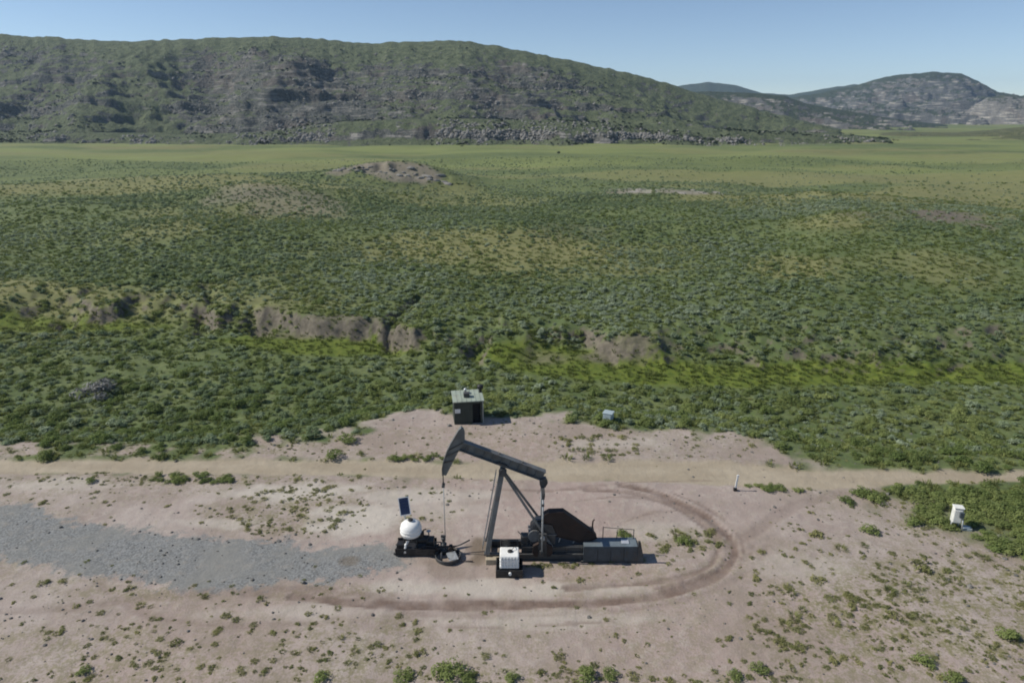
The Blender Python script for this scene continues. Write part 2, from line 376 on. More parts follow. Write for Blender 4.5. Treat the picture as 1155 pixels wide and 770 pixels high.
class MB:
    """collects shapes for ONE mesh object"""
    def __init__(s): s.bm = bmesh.new()
    def box(s, c, size, rot=None, bev=.0, taper=None):
        bm = s.bm; r = bmesh.ops.create_cube(bm, size=1.0); vs_ = r['verts']
        for v in vs_:
            if taper and v.co.z > 0: v.co.x *= taper; v.co.y *= taper
            v.co = Vector((v.co.x * size[0], v.co.y * size[1], v.co.z * size[2]))
        if bev > 0:
            es = list({e for v in vs_ for e in v.link_edges})
            rr = bmesh.ops.bevel(bm, geom=es, offset=bev, segments=2, affect='EDGES', profile=.5)
            vs_ = list({v for f in rr['faces'] for v in f.verts} | {v for v in vs_ if v.is_valid})
        m = Matrix.Translation(Vector(c)) @ (rot.to_4x4() if rot is not None else Matrix.Identity(4))
        bmesh.ops.transform(bm, matrix=m, verts=vs_); return s
    def bar(s, a, b, w, h, bev=.0):
        a = Vector(a); b = Vector(b); d = b - a
        x = d.normalized(); up = Vector((0, 1, 0)) if abs(x.y) < .9 else Vector((0, 0, 1))
        y = up.cross(x).normalized(); z = x.cross(y)
        m = Matrix((x, z, y)).transposed()   # local x along, y = w (world y-ish), z = h
        if m.determinant() < 0: m = Matrix((x, z, -y)).transposed()
        return s.box((a + b) / 2, (d.length, w, h), m, bev)
    def tube(s, pts, r, n=10, r2=None, cap=True):
        bm = s.bm; pts = [Vector(p) for p in pts]; rings = []; m = len(pts)
        for i, p in enumerate(pts):
            t = (pts[min(i + 1, m - 1)] - pts[max(i - 1, 0)]).normalized()
            a = t.orthogonal().normalized() if i == 0 else (rings[-1][1] - t * rings[-1][1].dot(t)).normalized()
            b = t.cross(a); rr = r if r2 is None else r + (r2 - r) * i / (m - 1)
            rings.append(([bm.verts.new(p + rr * (math.cos(k * 2 * math.pi / n) * a + math.sin(k * 2 * math.pi / n) * b)) for k in range(n)], a))
        for i in range(m - 1):
            for k in range(n):
                f = bm.faces.new((rings[i][0][k], rings[i][0][(k + 1) % n], rings[i + 1][0][(k + 1) % n], rings[i + 1][0][k])); f.smooth = True
        if cap: bm.faces.new(rings[0][0][::-1]); bm.faces.new(rings[-1][0])
        return s
    def lathe(s, prof, c=(0, 0, 0), n=24, axis='Z', sx=1., sy=1.):
        bm = s.bm; c = Vector(c); rings = []
        for r, h in prof:
            ring = []
            for k in range(n):
                a = k * 2 * math.pi / n; x, y = r * math.cos(a) * sx, r * math.sin(a) * sy
                p = Vector((x, y, h)) if axis == 'Z' else Vector((x, h, y)) if axis == 'Y' else Vector((h, x, y))
                ring.append(bm.verts.new(c + p))
            rings.append(ring)
        for i in range(len(rings) - 1):
            for k in range(n):
                f = bm.faces.new((rings[i][k], rings[i][(k + 1) % n], rings[i + 1][(k + 1) % n], rings[i + 1][k])); f.smooth = True
        if prof[0][0] > 1e-4: bm.faces.new(rings[0][::-1])
        if prof[-1][0] > 1e-4: bm.faces.new(rings[-1])
        return s
    def prism(s, pts, y0, y1):
        """outline in x,z pushed along y"""
        bm = s.bm; a = [bm.verts.new((x, y0, z)) for x, z in pts]; b = [bm.verts.new((x, y1, z)) for x, z in pts]; n = len(pts)
        bm.faces.new(a); bm.faces.new(b[::-1])
        for k in range(n): bm.faces.new((a[k], b[k], b[(k + 1) % n], a[(k + 1) % n]))
        return s
    def build(s, name, mat, parent=None, origin=None):
        bmesh.ops.recalc_face_normals(s.bm, faces=s.bm.faces)
        me = bpy.data.meshes.new(name)
        if origin is not None: bmesh.ops.translate(s.bm, verts=s.bm.verts, vec=-Vector(origin))
        s.bm.to_mesh(me); s.bm.free(); me.materials.append(mat)
        o = bpy.data.objects.new(name, me)
        if origin is not None: o.location = origin
        return link(o, parent)
def thing(name, label, cat, loc, rz=0., group=None):
    o = bpy.data.objects.new(name, None); o.location = loc; o.rotation_euler = (0, 0, rz); o.empty_display_size = .3
    link(o); return tag(o, label, cat, group)

# ------------------------------------------------------------------ ground sheet
ys = list(np.arange(-60, 24, 4.)) + list(np.arange(24, 82, .2)); 
while ys[-1] < 900: ys.append(ys[-1] * 1.006)
while ys[-1] < 6000: ys.append(ys[-1] * 1.06)
ys = np.array(ys); us = np.linspace(-1, 1, 560)
W = np.maximum(60, 30 + .86 * ys)
GX = us[None, :] * W[:, None]; GY = np.repeat(ys[:, None], len(us), 1)
GZ = H(GX.ravel(), GY.ravel()).reshape(GX.shape)
x, y = GX.ravel(), GY.ravel(); z = GZ.ravel()
def edge(sd_, w): return 1 - ss(-w, w, sd_)
near = y < 130
def masks(x, y):
    jit = (fbm(x * .5, y * .5, 51, 3) - .5); jit2 = (fbm(x * .18, y * .18, 52, 3) - .5)
    sp = psd(x, y, PAD) + jit * 4 + jit2 * 7
    sa = psd(x, y, APRON) + jit * 3.5 + jit2 * 4
    dirt = np.maximum(edge(sp, .7), edge(sa, .8))
    dirt = np.maximum(dirt, edge(psd(x, y, APRON2) + jit * 6 + jit2 * 5, 1.0) * ss(.36, .52, fbm(x * .35, y * .35, 56, 3)))
    dirt = dirt * (1 - .85 * edge(psd(x, y, THICKET) + jit * 3, .6))
    road = edge(psd(x, y, ROAD) + jit * 1.0, .35)
    gravel = edge(psd(x, y, GRAVEL) + jit * 1.5 + (vn(x * 3, y * 3, 54) - .5) * 1.2, 1.1)
    track = np.zeros_like(x)
    for pl, hw, st in TRACKS:
        track = np.maximum(track, st * (1 - ss(hw * .75, hw * 1.25, ldist(x, y, pl) + jit * .45)) * (.55 + .75 * vn(x * .9, y * 1.6, 57)))
    return dirt, road, gravel, track
at = {k: np.zeros_like(x) for k in ('dirt', 'gravel', 'road', 'track', 'lush', 'bare', 'dry', 'stain', 'pale', 'far', 'weedy')}
d_, r_, g_, t_ = masks(x[near], y[near])
at['dirt'][near] = d_; at['road'][near] = r_; at['gravel'][near] = g_; at['track'][near] = t_
def ell(x, y, u, v, ru, rv, z=0.):
    cx, cy, z = G1(u, v) if v < 330 else (*P(u, v, z), z)
    ax = abs(P(u + ru, v, z)[0] - cx); ay = .5 * abs(P(u, v - rv, z)[1] - P(u, v + rv, z)[1])
    return np.sqrt(((x - cx) / ax) ** 2 + ((y - cy) / ay) ** 2)
for (u, v, ru, rv, st) in [(541, 620, 14, 18, .8), (395, 632, 14, 6, .55), (500, 640, 25, 12, .35)]:
    e = ell(x, y, u, v, ru, rv) + (fbm(x * 1.2, y * 1.2, 60, 3) - .5) * .9
    at['stain'] = np.maximum(at['stain'], st * (1 - ss(.6, 1.2, e)))
for (u, v, ru, rv, st) in [(330, 555, 90, 10, .8), (410, 585, 70, 18, .8), (560, 664, 150, 10, .65), (480, 560, 90, 12, .6), (640, 700, 130, 9, .4), (330, 690, 90, 10, .4), (900, 640, 60, 16, .35), (60, 545, 70, 8, .5), (690, 500, 60, 8, .4), (250, 590, 60, 6, .5), (500, 575, 60, 15, .35), (740, 600, 60, 12, .4)]:
    e = ell(x, y, u, v, ru, rv) + (fbm(x * .5, y * .9, 61, 4) - .5) * 1.4
    at['pale'] = np.maximum(at['pale'], st * (1 - ss(.4, 1.3, e)))
def lushmask(x, y):
    j = (fbm(x * .25, y * .25, 62, 3) - .5) * 2.4
    return np.maximum.reduce([edge(psd(x, y, L) - .8 + j, .8) for L in (LUSH1, LUSH2, LUSH3)])
mid_ = (y > 60) & (y < 160)
at['lush'][mid_] = lushmask(x[mid_], y[mid_])
gy, gx = np.gradient(GZ, axis=0), np.gradient(GZ, axis=1)
slope = np.hypot(gy / np.maximum(np.gradient(GY, axis=0), 1e-6), gx / np.maximum(np.gradient(GX, axis=1), 1e-6)).ravel()
at['bare'] = ss(.55, .95, slope + (fbm(x * .4, y * .4, 63, 3) - .5) * .5) * (y > 70) * (y < 420)
def badland(x, y, bank=True):
    m = np.zeros_like(x)
    for (cx, cy, rx, ry, st) in ((KN[0][0] - 1, KN[0][1] - 8, 21, 7.5, .95), (KN[1][0], KN[1][1] - 5, 22, 5, .8)):
        e = np.hypot((x - cx) / rx, (y - cy) / ry) + (fbm(x * .09, y * .07, 69, 4) - .5) * 1.3
        m = np.maximum(m, st * (1 - ss(.6, 1.1, e)))
    for (u, v, ru, rv, z0, st) in [(1075, 246, 60, 13, 3, 1.), (1000, 243, 50, 5, 3, .4), (275, 218, 40, 9, 4, .55), (330, 228, 60, 7, 4, .4), (640, 262, 60, 6, 3, .25), (450, 360, 14, 10, 0, .5), (690, 390, 85, 10, -1, .85), (370, 367, 80, 5, -1, .8), (300, 360, 30, 6, -1, .8)]:
        if not bank and v > 340: continue
        e = ell(x, y, u, v, ru, rv, z0) + (fbm(x * .09, y * .05, 64, 4) - .5) * 1.6
        m = np.maximum(m, st * (1 - ss(.5, 1.15, e)))
    return m
at['bare'] = np.maximum(at['bare'], badland(x, y) * ss(.2, .55, fbm(x * .15, y * .1, 65, 3)))
fb_ = badland(x, y, False) * (y > 170); at['dirt'] = np.maximum(at['dirt'], .65 * fb_); at['bare'] = at['bare'] * (1 - .5 * fb_)
e = np.hypot((x - KN[1][0]) / 22, (y - KN[1][1] + 5) / 4.5) + (fbm(x * .12, y * .06, 66, 3) - .5) * 1.2
at['pale'] = np.maximum(at['pale'], .9 * (1 - ss(.5, 1.1, e)))
def drymask(x, y):
    m = ss(.46, .62, fbm(x * .010 + 3, y * .022, 67, 4)) * .85
    for (u, v, ru, rv, z0, st) in [(560, 283, 190, 18, 2, .9), (880, 300, 70, 14, 2, .8), (300, 240, 120, 14, 3, .6), (500, 225, 120, 14, 3, .6), (1060, 300, 70, 14, 2, .5), (950, 250, 60, 10, 3, .8), (180, 260, 60, 10, 3, .6)]:
        e = ell(x, y, u, v, ru, rv, z0) + (fbm(x * .05, y * .05, 68, 3) - .5) * 1.3
        m = np.maximum(m, st * (1 - ss(.5, 1.2, e)))
    return m
at['dry'] = drymask(x, y) * ss(85, 110, y)
at['far'] = ss(230, 420, y)
def weedmap(x, y):
    n = fbm(x * .12, y * .16, 521, 4); e_ = lambda u, v, a, b, lo=.55: 1 - ss(lo, 1.25, ell(x, y, u, v, a, b) + (n - .5) * 1.2)
    return dict(n=n, br=e_(1060, 690, 250, 95), bl=e_(230, 745, 330, 60), bb=e_(560, 790, 420, 50), ul=e_(330, 572, 90, 32), vr=e_(200, 541, 330, 9), ap=e_(620, 500, 330, 24), en=e_(760, 610, 70, 14), rt=e_(1090, 575, 130, 50), gl=e_(250, 668, 230, 14), al=e_(140, 508, 200, 12))
nm_ = y < 75; wm_ = weedmap(x[nm_], y[nm_])
at['weedy'][nm_] = np.clip(np.maximum.reduce([1.0 * wm_['br'], .7 * wm_['bl'], .8 * wm_['bb'], .8 * wm_['ul'], .8 * wm_['vr'], .45 * wm_['ap'], .8 * wm_['en'], wm_['rt'], .7 * wm_['gl'], .8 * wm_['al'], .45 * ss(.45, .65, wm_['n'])]), 0, 1)
ground = grid_mesh('ground', GX, GY, GZ, M['ground'], at); tag(ground, kind='structure')

# ------------------------------------------------------------------ mesa and far hills
def sky_interp(sk, yc):
    a = np.array(sk, float); dx, dy, dz = pray(a[:, 0], a[:, 1])
    return dx / dy, CAM_H + yc * dz / dy
def hill(name, sk, y0, yc, y1, zb, prof, mat, nx=420, ny=170, amp=8., sc=.012, rockb=0., gul=.07, seed=100, wob=0.06, ext=.0, front=None, bias=None, seedy=1.0, strata=1., bigk=3.2, finek=.6, frontn=0., terrk=.75, terr=0., r0=.30, r1=.80):
    kq, hc = sky_interp(sk, yc)
    o = np.argsort(kq); kq = kq[o]; hc = hc[o]
    q = np.linspace(kq[0], kq[-1], nx)
    tt = np.linspace(-.06, (y1 - y0) / (yc - y0), ny)
    Q, T = np.meshgrid(q, tt)
    Y = y0 + T * (yc - y0)
    if front is not None:       # base line moves nearer/farther along the hill
        f = np.interp(q, front[0], front[1]); Y = Y + f[None, :] * (1 - np.clip(T, 0, 1))
    Y = Y + ((fbm(q * 14, q * 0, seed + 13, 4) - .5) * 2 * frontn)[None, :] * (1 - np.clip(T, 0, 1))
    X = Q * Y
    hq = np.interp(q, kq, hc)
    hq = hq + (fbm(q * 90, q * 0, seed + 9, 4) - .5) * (hq.max() - zb) * .03
    Hc = np.repeat(hq[None, :], ny, 0)
    w = fbm(X * sc * .8, Y * sc * .35, seed, 4) - .5
    env = ss(0, .15, T) * (1 - ss(.75, 1.0, T))
    Tw = np.clip(T + w * gul * 2.2 * env, -1, 1)
    g = np.interp(Tw, prof[0], prof[1])
    Z = zb + (Hc - zb) * g
    Z = np.where(T > 1, Hc - (T - 1) * (Hc - zb) * .12, Z)
    big = ss(.15, .95, ridged((X + .45 * Y) * sc * .34 * seedy, Y * sc * .12, seed + 3, 2))
    Z = Z - (1 - big) ** 1.25 * amp * bigk * env
    if terr:
        u_ = Z / terr + (fbm(X * sc * .5, Y * sc * .5, seed + 8, 4) - .5) * 1.9; fr_ = u_ - np.floor(u_)
        Z = Z + terr * (ss(.35, .65, fr_) - fr_) * terrk * ss(.03, .15, T) * (1 - ss(.70, .90, T)) * ss(.3, .5, fbm(X * sc * .6, Y * sc * .4, seed + 11, 3))
    Z = Z + (ridged(X * sc * 2.4, Y * sc * 1.8, seed + 5, 5) - .55) * amp * 1.25 * env
    Z = Z + (fbm(X * sc * 12, Y * sc * 9, seed + 6, 3) - .5) * amp * finek * ss(0, .1, T) * (1 - .8 * ss(.85, 1., T))
    Z = np.where(T < 0, zb + T * 200, Z)
    dZy = np.gradient(Z, axis=0) / np.gradient(Y, axis=0); dZx = np.gradient(Z, axis=1) / np.gradient(X, axis=1)
    sl = np.hypot(dZy, dZx)
    rock = ss(r0, r1, sl) + rockb
    if bias is not None: rock = rock + bias(X, Y, Z, T, Q)
    ob = grid_mesh(name, X, Y, Z, mat, {'rock': rock, 'strata': np.full_like(Z, strata)})
    tag(ob, kind='structure'); return X, Y, Z, rock
mesa_mat = hill_mat('mesa_rock_and_grass', (.028, .034, .031), (.130, .134, .122), (.082, .104, .054), (.134, .156, .084), (.27, .26, .235))
far_mat = hill_mat('distant_hill_rock_and_scrub', (.050, .056, .058), (.125, .128, .124), (.036, .054, .034), (.062, .078, .046), (.34, .32, .28))
buff_mat = hill_mat('buff_foothill', (.15, .125, .10), (.26, .22, .18), (.10, .115, .055), (.15, .155, .075), (.34, .30, .25))
MESA_SKY = [(-420, 52), (-250, 42), (-120, 36), (0, 39), (60, 42), (130, 46.5), (200, 45), (260, 42), (300, 41), (350, 43), (410, 49), (450, 48), (510, 45), (555, 51), (620, 64), (690, 78), (740, 90), (775, 101), (810, 112), (850, 122), (900, 135), (950, 149), (985, 160)]
prof = ([-1, 0, .05, .09, .17, .26, .34, .44, .46, .56, .66, .68, .78, .87, .94, 1.0],
        [0, 0, .02, .05, .10, .17, .24, .33, .40, .49, .58, .64, .75, .86, .945, 1.0])
def mesa_bias(X, Y, T, Q):
    # broken ground in the middle of the face, smooth grass on the cap, the left slopes and the long right shoulder
    u = CU + 820 * Q; n1 = fbm((X + .5 * Y) * .009 + 5, Y * .004, 7, 3) - .5; n2 = fbm(X * .022, Y * .02, 77, 3) - .5
    core = ss(150, 230, u + 90 * n1) * (1 - ss(560, 700, u + 160 * n1 - 60 * T)) * ss(.12, .25, T) * (1 - ss(.70, .84, T + .35 * n2))
    left = .55 * (1 - ss(60, 150, u + 60 * n1)) * ss(.35, .6, T + .3 * n2) * (1 - ss(.86, .96, T))
    return -.34 + .72 * core + .5 * left + .75 * n1 + .35 * n2
MX = hill('mesa', MESA_SKY, 660, 1150, 1330, 0, prof, mesa_mat, nx=640, ny=300, amp=8, sc=.012, seed=120, gul=.09, bigk=3.6, terrk=.42, terr=14, r0=.32, r1=.95, strata=.6, finek=.55, frontn=50,
          bias=lambda X, Y, Z, T, Q: mesa_bias(X, Y, T, Q))
SPUR_SKY = [(-60, 158), (0, 150), (60, 149), (120, 150), (200, 153), (290, 150), (345, 142), (390, 137), (460, 134), (540, 134), (620, 136), (700, 139), (780, 144), (860, 149), (930, 151), (1000, 158), (1040, 166)]
sprof = ([-1, 0, .12, .25, .45, .55, .72, .85, 1.0], [0, 0, .05, .13, .30, .62, .86, .97, 1.0])
SX = hill('rock_scarp', SPUR_SKY, 615, 735, 830, 0, sprof, mesa_mat, nx=620, ny=90, amp=2.2, sc=.03, seed=140, gul=.16, rockb=.16, frontn=45,
          bias=lambda X, Y, Z, T, Q: -.55 * ss(.86, 1.0, T))
RIDGE_SKY = [(640, 150), (700, 118), (760, 104), (800, 103), (850, 105), (885, 108), (910, 117), (950, 124), (1000, 133), (1050, 140), (1100, 147), (1150, 152)]
hill('grey_ridge', RIDGE_SKY, 1150, 1750, 1950, 0, ([-1, 0, .1, .3, .5, .7, .85, 1], [0, 0, .08, .3, .52, .7, .86, 1]), far_mat, nx=300, ny=130, amp=11, sc=.010, seed=160, rockb=.2)
MTN_SKY = [(760, 140), (830, 120), (880, 112), (920, 106), (960, 98), (985, 90), (1010, 85), (1050, 81), (1085, 83), (1105, 92), (1125, 104), (1155, 109), (1200, 108), (1260, 100), (1400, 110), (1700, 120)]
hill('distant_mountain', MTN_SKY, 2000, 3000, 3300, 0, ([-1, 0, .1, .3, .5, .52, .7, .72, .85, 1], [0, 0, .06, .24, .42, .50, .64, .72, .86, 1]), far_mat, nx=420, ny=150, amp=30, sc=.0055, seed=180, rockb=-.05, terr=34)
FAR_SKY = [(640, 130), (720, 105), (770, 96), (800, 92.5), (830, 96), (860, 105), (890, 107), (930, 100), (965, 95), (1000, 100), (1100, 115)]
hill('far_dark_ridge', FAR_SKY, 3600, 4500, 4900, 0, ([-1, 0, .3, .6, 1], [0, 0, .25, .6, 1]), far_mat, nx=220, ny=60, amp=20, sc=.003, seed=200, rockb=-.25)
pale_mat = hill_mat('pale_cliff_rock', (.09, .09, .085), (.22, .21, .19), (.05, .065, .04), (.08, .09, .055), (.40, .38, .33))
CLIFF_SKY = [(1040, 150), (1075, 138), (1100, 118), (1115, 110), (1135, 107), (1155, 108), (1200, 104), (1260, 98), (1400, 100), (1700, 112)]
hill('pale_cliffs', CLIFF_SKY, 1900, 2350, 2600, 0, ([-1, 0, .2, .4, .5, .75, .85, 1], [0, 0, .15, .34, .40, .80, .92, 1]), pale_mat, nx=240, ny=110, amp=16, sc=.008, seed=230, rockb=.12, terr=22, finek=1.0, bigk=4.5)
BUFF_SKY = [(900, 170), (960, 155), (1010, 151), (1080, 152), (1120, 148), (1155, 144), (1250, 135), (1400, 128), (1700, 130)]
hill('buff_foothill', BUFF_SKY, 760, 960, 1100, 0, ([-1, 0, .2, .5, .8, 1], [0, 0, .12, .45, .85, 1]), buff_mat, nx=300, ny=70, amp=3, sc=.02, seed=220, rockb=.15)

# from here on read heights straight off the ground sheet
def H(x, y, fine=True):
    x = np.asarray(x, float); y = np.clip(np.asarray(y, float), ys[0], ys[-2])
    r = np.clip(np.searchsorted(ys, y) - 1, 0, len(ys) - 2); fy = (y - ys[r]) / (ys[r + 1] - ys[r])
    def row(rr):
        c = np.clip((x / W[rr] + 1) * .5 * (len(us) - 1), 0, len(us) - 1.001); i = c.astype(int); f = c - i
        return GZ[rr, i] * (1 - f) + GZ[rr, i + 1] * f
    return row(r) * (1 - fy) + row(r + 1) * fy
# ------------------------------------------------------------------ pump jack (side-on to the camera, head to the left)
YP = 39.2
px0, _ = PV(567, 620, YP); pz0 = float(H(np.array([px0]), np.array([YP]))[0])
pj = thing('pump_jack', 'grey steel pump jack with raised horse head standing on the bare dirt pad', 'pump jack', (px0, YP, pz0))
def L(u, v, dy=0.):
    a, b = PV(u, v, YP + dy); return a - px0, b - pz0
def L3(u, v, dy=0.):
    a, b = L(u, v, dy); return Vector((a, dy, b))
xl, xr = L(549, 630, -.75)[0], L(722, 630, -.75)[0]; xm = L(655, 630)[0]
def ibeam(a, b, depth, fl, name, mat, parent):
    a = Vector(a); b = Vector(b); d = (b - a).normalized(); n = Vector((-d.z, 0, d.x))
    m = MB(); m.bar(a, b, .05, depth - .002)
    for s_ in (-1, 1): m.bar(a + n * s_ * depth / 2, b + n * s_ * depth / 2, fl, .045)
    return m.build(name, mat, parent)
for dy in (-.75, .75): ibeam((xl, dy, .26), (xm + .3, dy, .26), .46, .26, 'base_rail', M['dsteel'], pj)
for k in range(6):
    xx = xl + .15 + k * (xm - xl) / 5.4
    MB().box((xx, 0, .27), (.16, 1.24, .3)).build('cross_member', M['dsteel'], pj)
xg0, xg1 = L(588, 600)[0], L(657, 600)[0]
for dy in (-.62, .62): ibeam((xg0, dy, .73), (xg1, dy, .73), .40, .2, 'sub_base_rail', M['dsteel'], pj)
MB().box(((xg0 + xg1) / 2, 0, .975), (xg1 - xg0, 1.3, .05)).build('sub_base_deck', M['dsteel'], pj)
for k in range(5):
    xx = xg0 + .1 + k * (xg1 - xg0 - .2) / 4
    MB().box((xx, -.70, .73), (.06, .1, .34)).build('stiffener', M['dsteel'], pj)
# Samson post
piv = L3(567, 529)
ft = {}
for dy in (-1, 1):
    foot = Vector((L(550, 622)[0], dy * .78, .5)); top = piv + Vector((-.06, dy * .16, -.25)); ft[dy] = (foot, top)
    MB().bar(foot, top, .20, .32, .015).build('front_leg', M['steel'], pj)
    MB().box(foot + Vector((0, 0, 0)), (.42, .34, .06)).build('foot_plate', M['dsteel'], pj)
    rf = Vector((L(622, 620)[0], dy * .72, 1.0)); rt = piv + Vector((.1, dy * .16, -.28))
    MB().bar(rt, rf, .11, .15, .01).build('rear_leg', M['steel'], pj)
for f in (.18, .42, .66, .86):
    a = ft[-1][0].lerp(ft[-1][1], f); b = ft[1][0].lerp(ft[1][1], f)
    MB().bar(a, b, .07, .09).build('post_brace', M['steel'], pj)
# ladder up the front of the post
lad = MB(); la, lb = Vector((ft[-1][0].x - .33, -.28, .5)), Vector((piv.x - .42, -.2, piv.z - .1))
off = Vector((0, .36, 0)); lad.bar(la, lb, .035, .05); lad.bar(la + off, lb + off, .035, .05); lado = lad.build('ladder', M['galv'], pj)
for k in range(17):
    p = la.lerp(lb, (k + .6) / 17.5); MB().tube([p + Vector((0, .018, 0)), p + off - Vector((0, .018, 0))], .016, 6).build('rung', M['galv'], lado)
# bearing, walking beam
MB().box(piv + Vector((0, 0, -.24)), (.5, .62, .2), bev=.02).build('post_cap', M['dsteel'], pj)
MB().lathe([(.19, -.36), (.19, .36)], piv + Vector((0, 0, -.02)), 18, 'Y').build('saddle_bearing', M['dsteel'], pj)
b0, b1 = L3(520, 501.5), L3(613.5, 535.8)
bd = (b1 - b0).normalized(); bn = Vector((-bd.z, 0, bd.x))
beam = ibeam(b0, b1, .62, .46, 'walking_beam', M['steel'], pj)
for k in range(9):
    p = b0.lerp(b1, (k + .7) / 9.6)
    for dy in (-.10, .10): MB().bar(p - bn * .255, p + bn * .255, .11, .03).build('web_stiffener', M['steel'], beam).location = (0, dy, 0)
MB().box(piv.lerp(b0.lerp(b1, .49), .6) , (.62, .44, .16), Matrix((bd, Vector((0, 1, 0)), bn)).transposed(), .02).build('saddle_plate', M['dsteel'], beam)
for f in (.44, .72): 
    p = b0.lerp(b1, f) + bn * .30; MB().lathe([(.0, .0), (.05, .02), (.06, .12), (.02, .16), (.0, .16)], p, 8).build('lifting_lug', M['steel'], beam)
# horse head
hp = [(235, 50), (250, 62), (262, 88), (264, 170), (240, 212), (215, 245), (170, 330), (125, 420), (104, 462), (72, 458), (69, 400), (78, 350), (95, 298), (115, 245), (145, 185), (180, 128), (215, 68)]
hp = [L(490 + a / 7.7, 475 + b / 7.7) for a, b in hp]
head = MB()
head.prism(hp, -.13, .13)
hh = head.build('horse_head', M['steel'], pj)
arc = [Vector((x_, 0, z_)) for x_, z_ in hp[9:] + hp[:1]]
rim = MB()
for a, b in zip(arc[:-1], arc[1:]): rim.bar(a, b, .42, .05)
rim.build('head_rim', M['steel'], hh)
for q in ((3, 13), (5, 12), (6, 11)):
    a, b = Vector((hp[q[0]][0], 0, hp[q[0]][1])), Vector((hp[q[1]][0], 0, hp[q[1]][1]))
    for dy in (-.15, .15): MB().bar(a.lerp(b, .04) + Vector((0, dy, 0)), a.lerp(b, .96) + Vector((0, dy, 0)), .05, .07).build('head_rib', M['dsteel'], hh)
# bridle, carrier bar, polished rod
hx, hz = L(499.6, 533); cz = L(499.8, 546.5)[1]
for dy in (-.12, .12): MB().tube([(hx, dy, hz + .3), (hx, dy, cz)], .022, 6).build('bridle_cable', M['cable'], pj)
MB().box((hx, 0, cz - .04), (.20, .42, .14), bev=.02).build('carrier_bar', M['dsteel'], pj)
MB().box((hx, 0, cz + .11), (.12, .14, .16), bev=.02).build('rod_clamp', M['dsteel'], pj)
MB().tube([(hx, 0, cz - .05), (hx, 0, .95)], .028, 8).build('polished_rod', M['galv'], pj)
# equalizer, pitmans, cranks
eq = L3(612, 546)
MB().prism([(eq.x - .22, eq.z + .45), (eq.x + .2, eq.z + .5), (eq.x + .33, eq.z + .2), (eq.x + .18, eq.z - .12), (eq.x - .12, eq.z - .12), (eq.x - .2, eq.z + .1)], -.2, .2).build('tail_bearing', M['dsteel'], pj)
MB().box(eq + Vector((0, 0, -.22)), (.24, 2.1, .26), bev=.03).build('equalizer', M['dsteel'], pj)
cs = Vector((L(611.5, 601)[0], 0, 1.78)); pin = Vector((cs.x - .05, 0, .72))
for dy in (-1, 1):
    pt = MB(); a = Vector((eq.x, dy * .98, eq.z - .2)); b = Vector((pin.x, dy * 1.0, pin.z))
    pt.tube([a, b], .062, 10); po = pt.build('pitman_arm', M['galv'], pj)
    MB().box(a + Vector((0, 0, -.12)), (.2, .2, .34), bev=.03).build('pitman_end', M['dsteel'], po)
    MB().box(a + Vector((0, 0, -.72)), (.17, .17, .2), bev=.03).build('pitman_collar', M['dsteel'], po)
    MB().box(b, (.26, .16, .34), bev=.03).build('pitman_end', M['dsteel'], po)
    ck = MB(); ck.prism([(cs.x - .24, cs.z + .28), (cs.x + .24, cs.z + .28), (cs.x + .30, .34), (cs.x - .30, .34)], dy * .74, dy * .88); co_ = ck.build('crank', M['dsteel'], pj)
    for sx in (-1, 1): w_ = MB(); w_.prism([(cs.x + sx * .27, 1.35), (cs.x + sx * .62, 1.15), (cs.x + sx * .66, .62), (cs.x + sx * .50, .38), (cs.x + sx * .30, .36)], dy * .66, dy * .90); w_.build('counterweight', M['rust'], co_)
# gear box with its lid and brake drum
gx0, gx1 = L(597, 595)[0], L(626, 595)[0]; gc = (gx0 + gx1) / 2
gb = MB(); gb.prism([(gx0, 1.0), (gx1, 1.0), (gx1, 1.9), (gx1 - .25, 2.5), (gx0 + .45, 2.62), (gx0 + .08, 2.1)], -.5, .5); gbo = gb.build('gear_box', M['dsteel'], pj)
MB().box((gc, 0, 1.78), (gx1 - gx0 + .14, 1.12, .07)).build('flange', M['steel'], gbo)
MB().lathe([(.14, -1.02), (.14, 1.02)], cs, 14, 'Y').build('crank_shaft', M['galv'], gbo)
MB().box((gc - .2, 0, 2.66), (.5, .4, .1), bev=.02).build('inspection_lid', M['steel'], gbo)
MB().lathe([(.42, -.62), (.46, -.60), (.46, -.52), (.42, -.51)], (gx0 + .35, 0, 1.72), 22, 'Y').build('brake_drum', M['steel'], gbo)
# belt guard, big end over the gear box sheave
gpx = [(612.5, 577.5), (619, 574), (635, 573.5), (651, 584.5), (669, 597.5), (672.5, 602), (664, 606), (652, 606), (640, 603.5), (626, 600), (613, 596)]
gp_ = [L(a, b) for a, b in gpx]
guard = MB().prism(gp_, -.42, .10).build('belt_guard', M['rust'], pj)
gm = MB()
for i in range(len(gp_)):
    a, b = gp_[i], gp_[(i + 1) % len(gp_)]; gm.bar((a[0], -.44, a[1]), (b[0], -.44, b[1]), .05, .05)
gm.build('guard_edge', M['rust'], guard)
for (u0, v0, u1, v1) in ((634, 600, 630, 611), (652, 604, 646, 612), (663, 604, 657, 613)):  # guard supports coloured pale to imitate lit surfaces showing underneath
    MB().bar(L3(u0, v0, -.3), L3(u1, v1, -.3), .06, .06).build('lit_stripe_strut', M['galv'], pj)
for (u0, v0, u1, v1) in ((629, 605, 640, 602.5), (628, 610.5, 652, 606)):  # bright bars added for the lit stripes seen below the guard
    MB().bar(L3(u0, v0, .2), L3(u1, v1, .2), .1, .10).build('lit_stripe_cross_strut', M['alu'], pj)
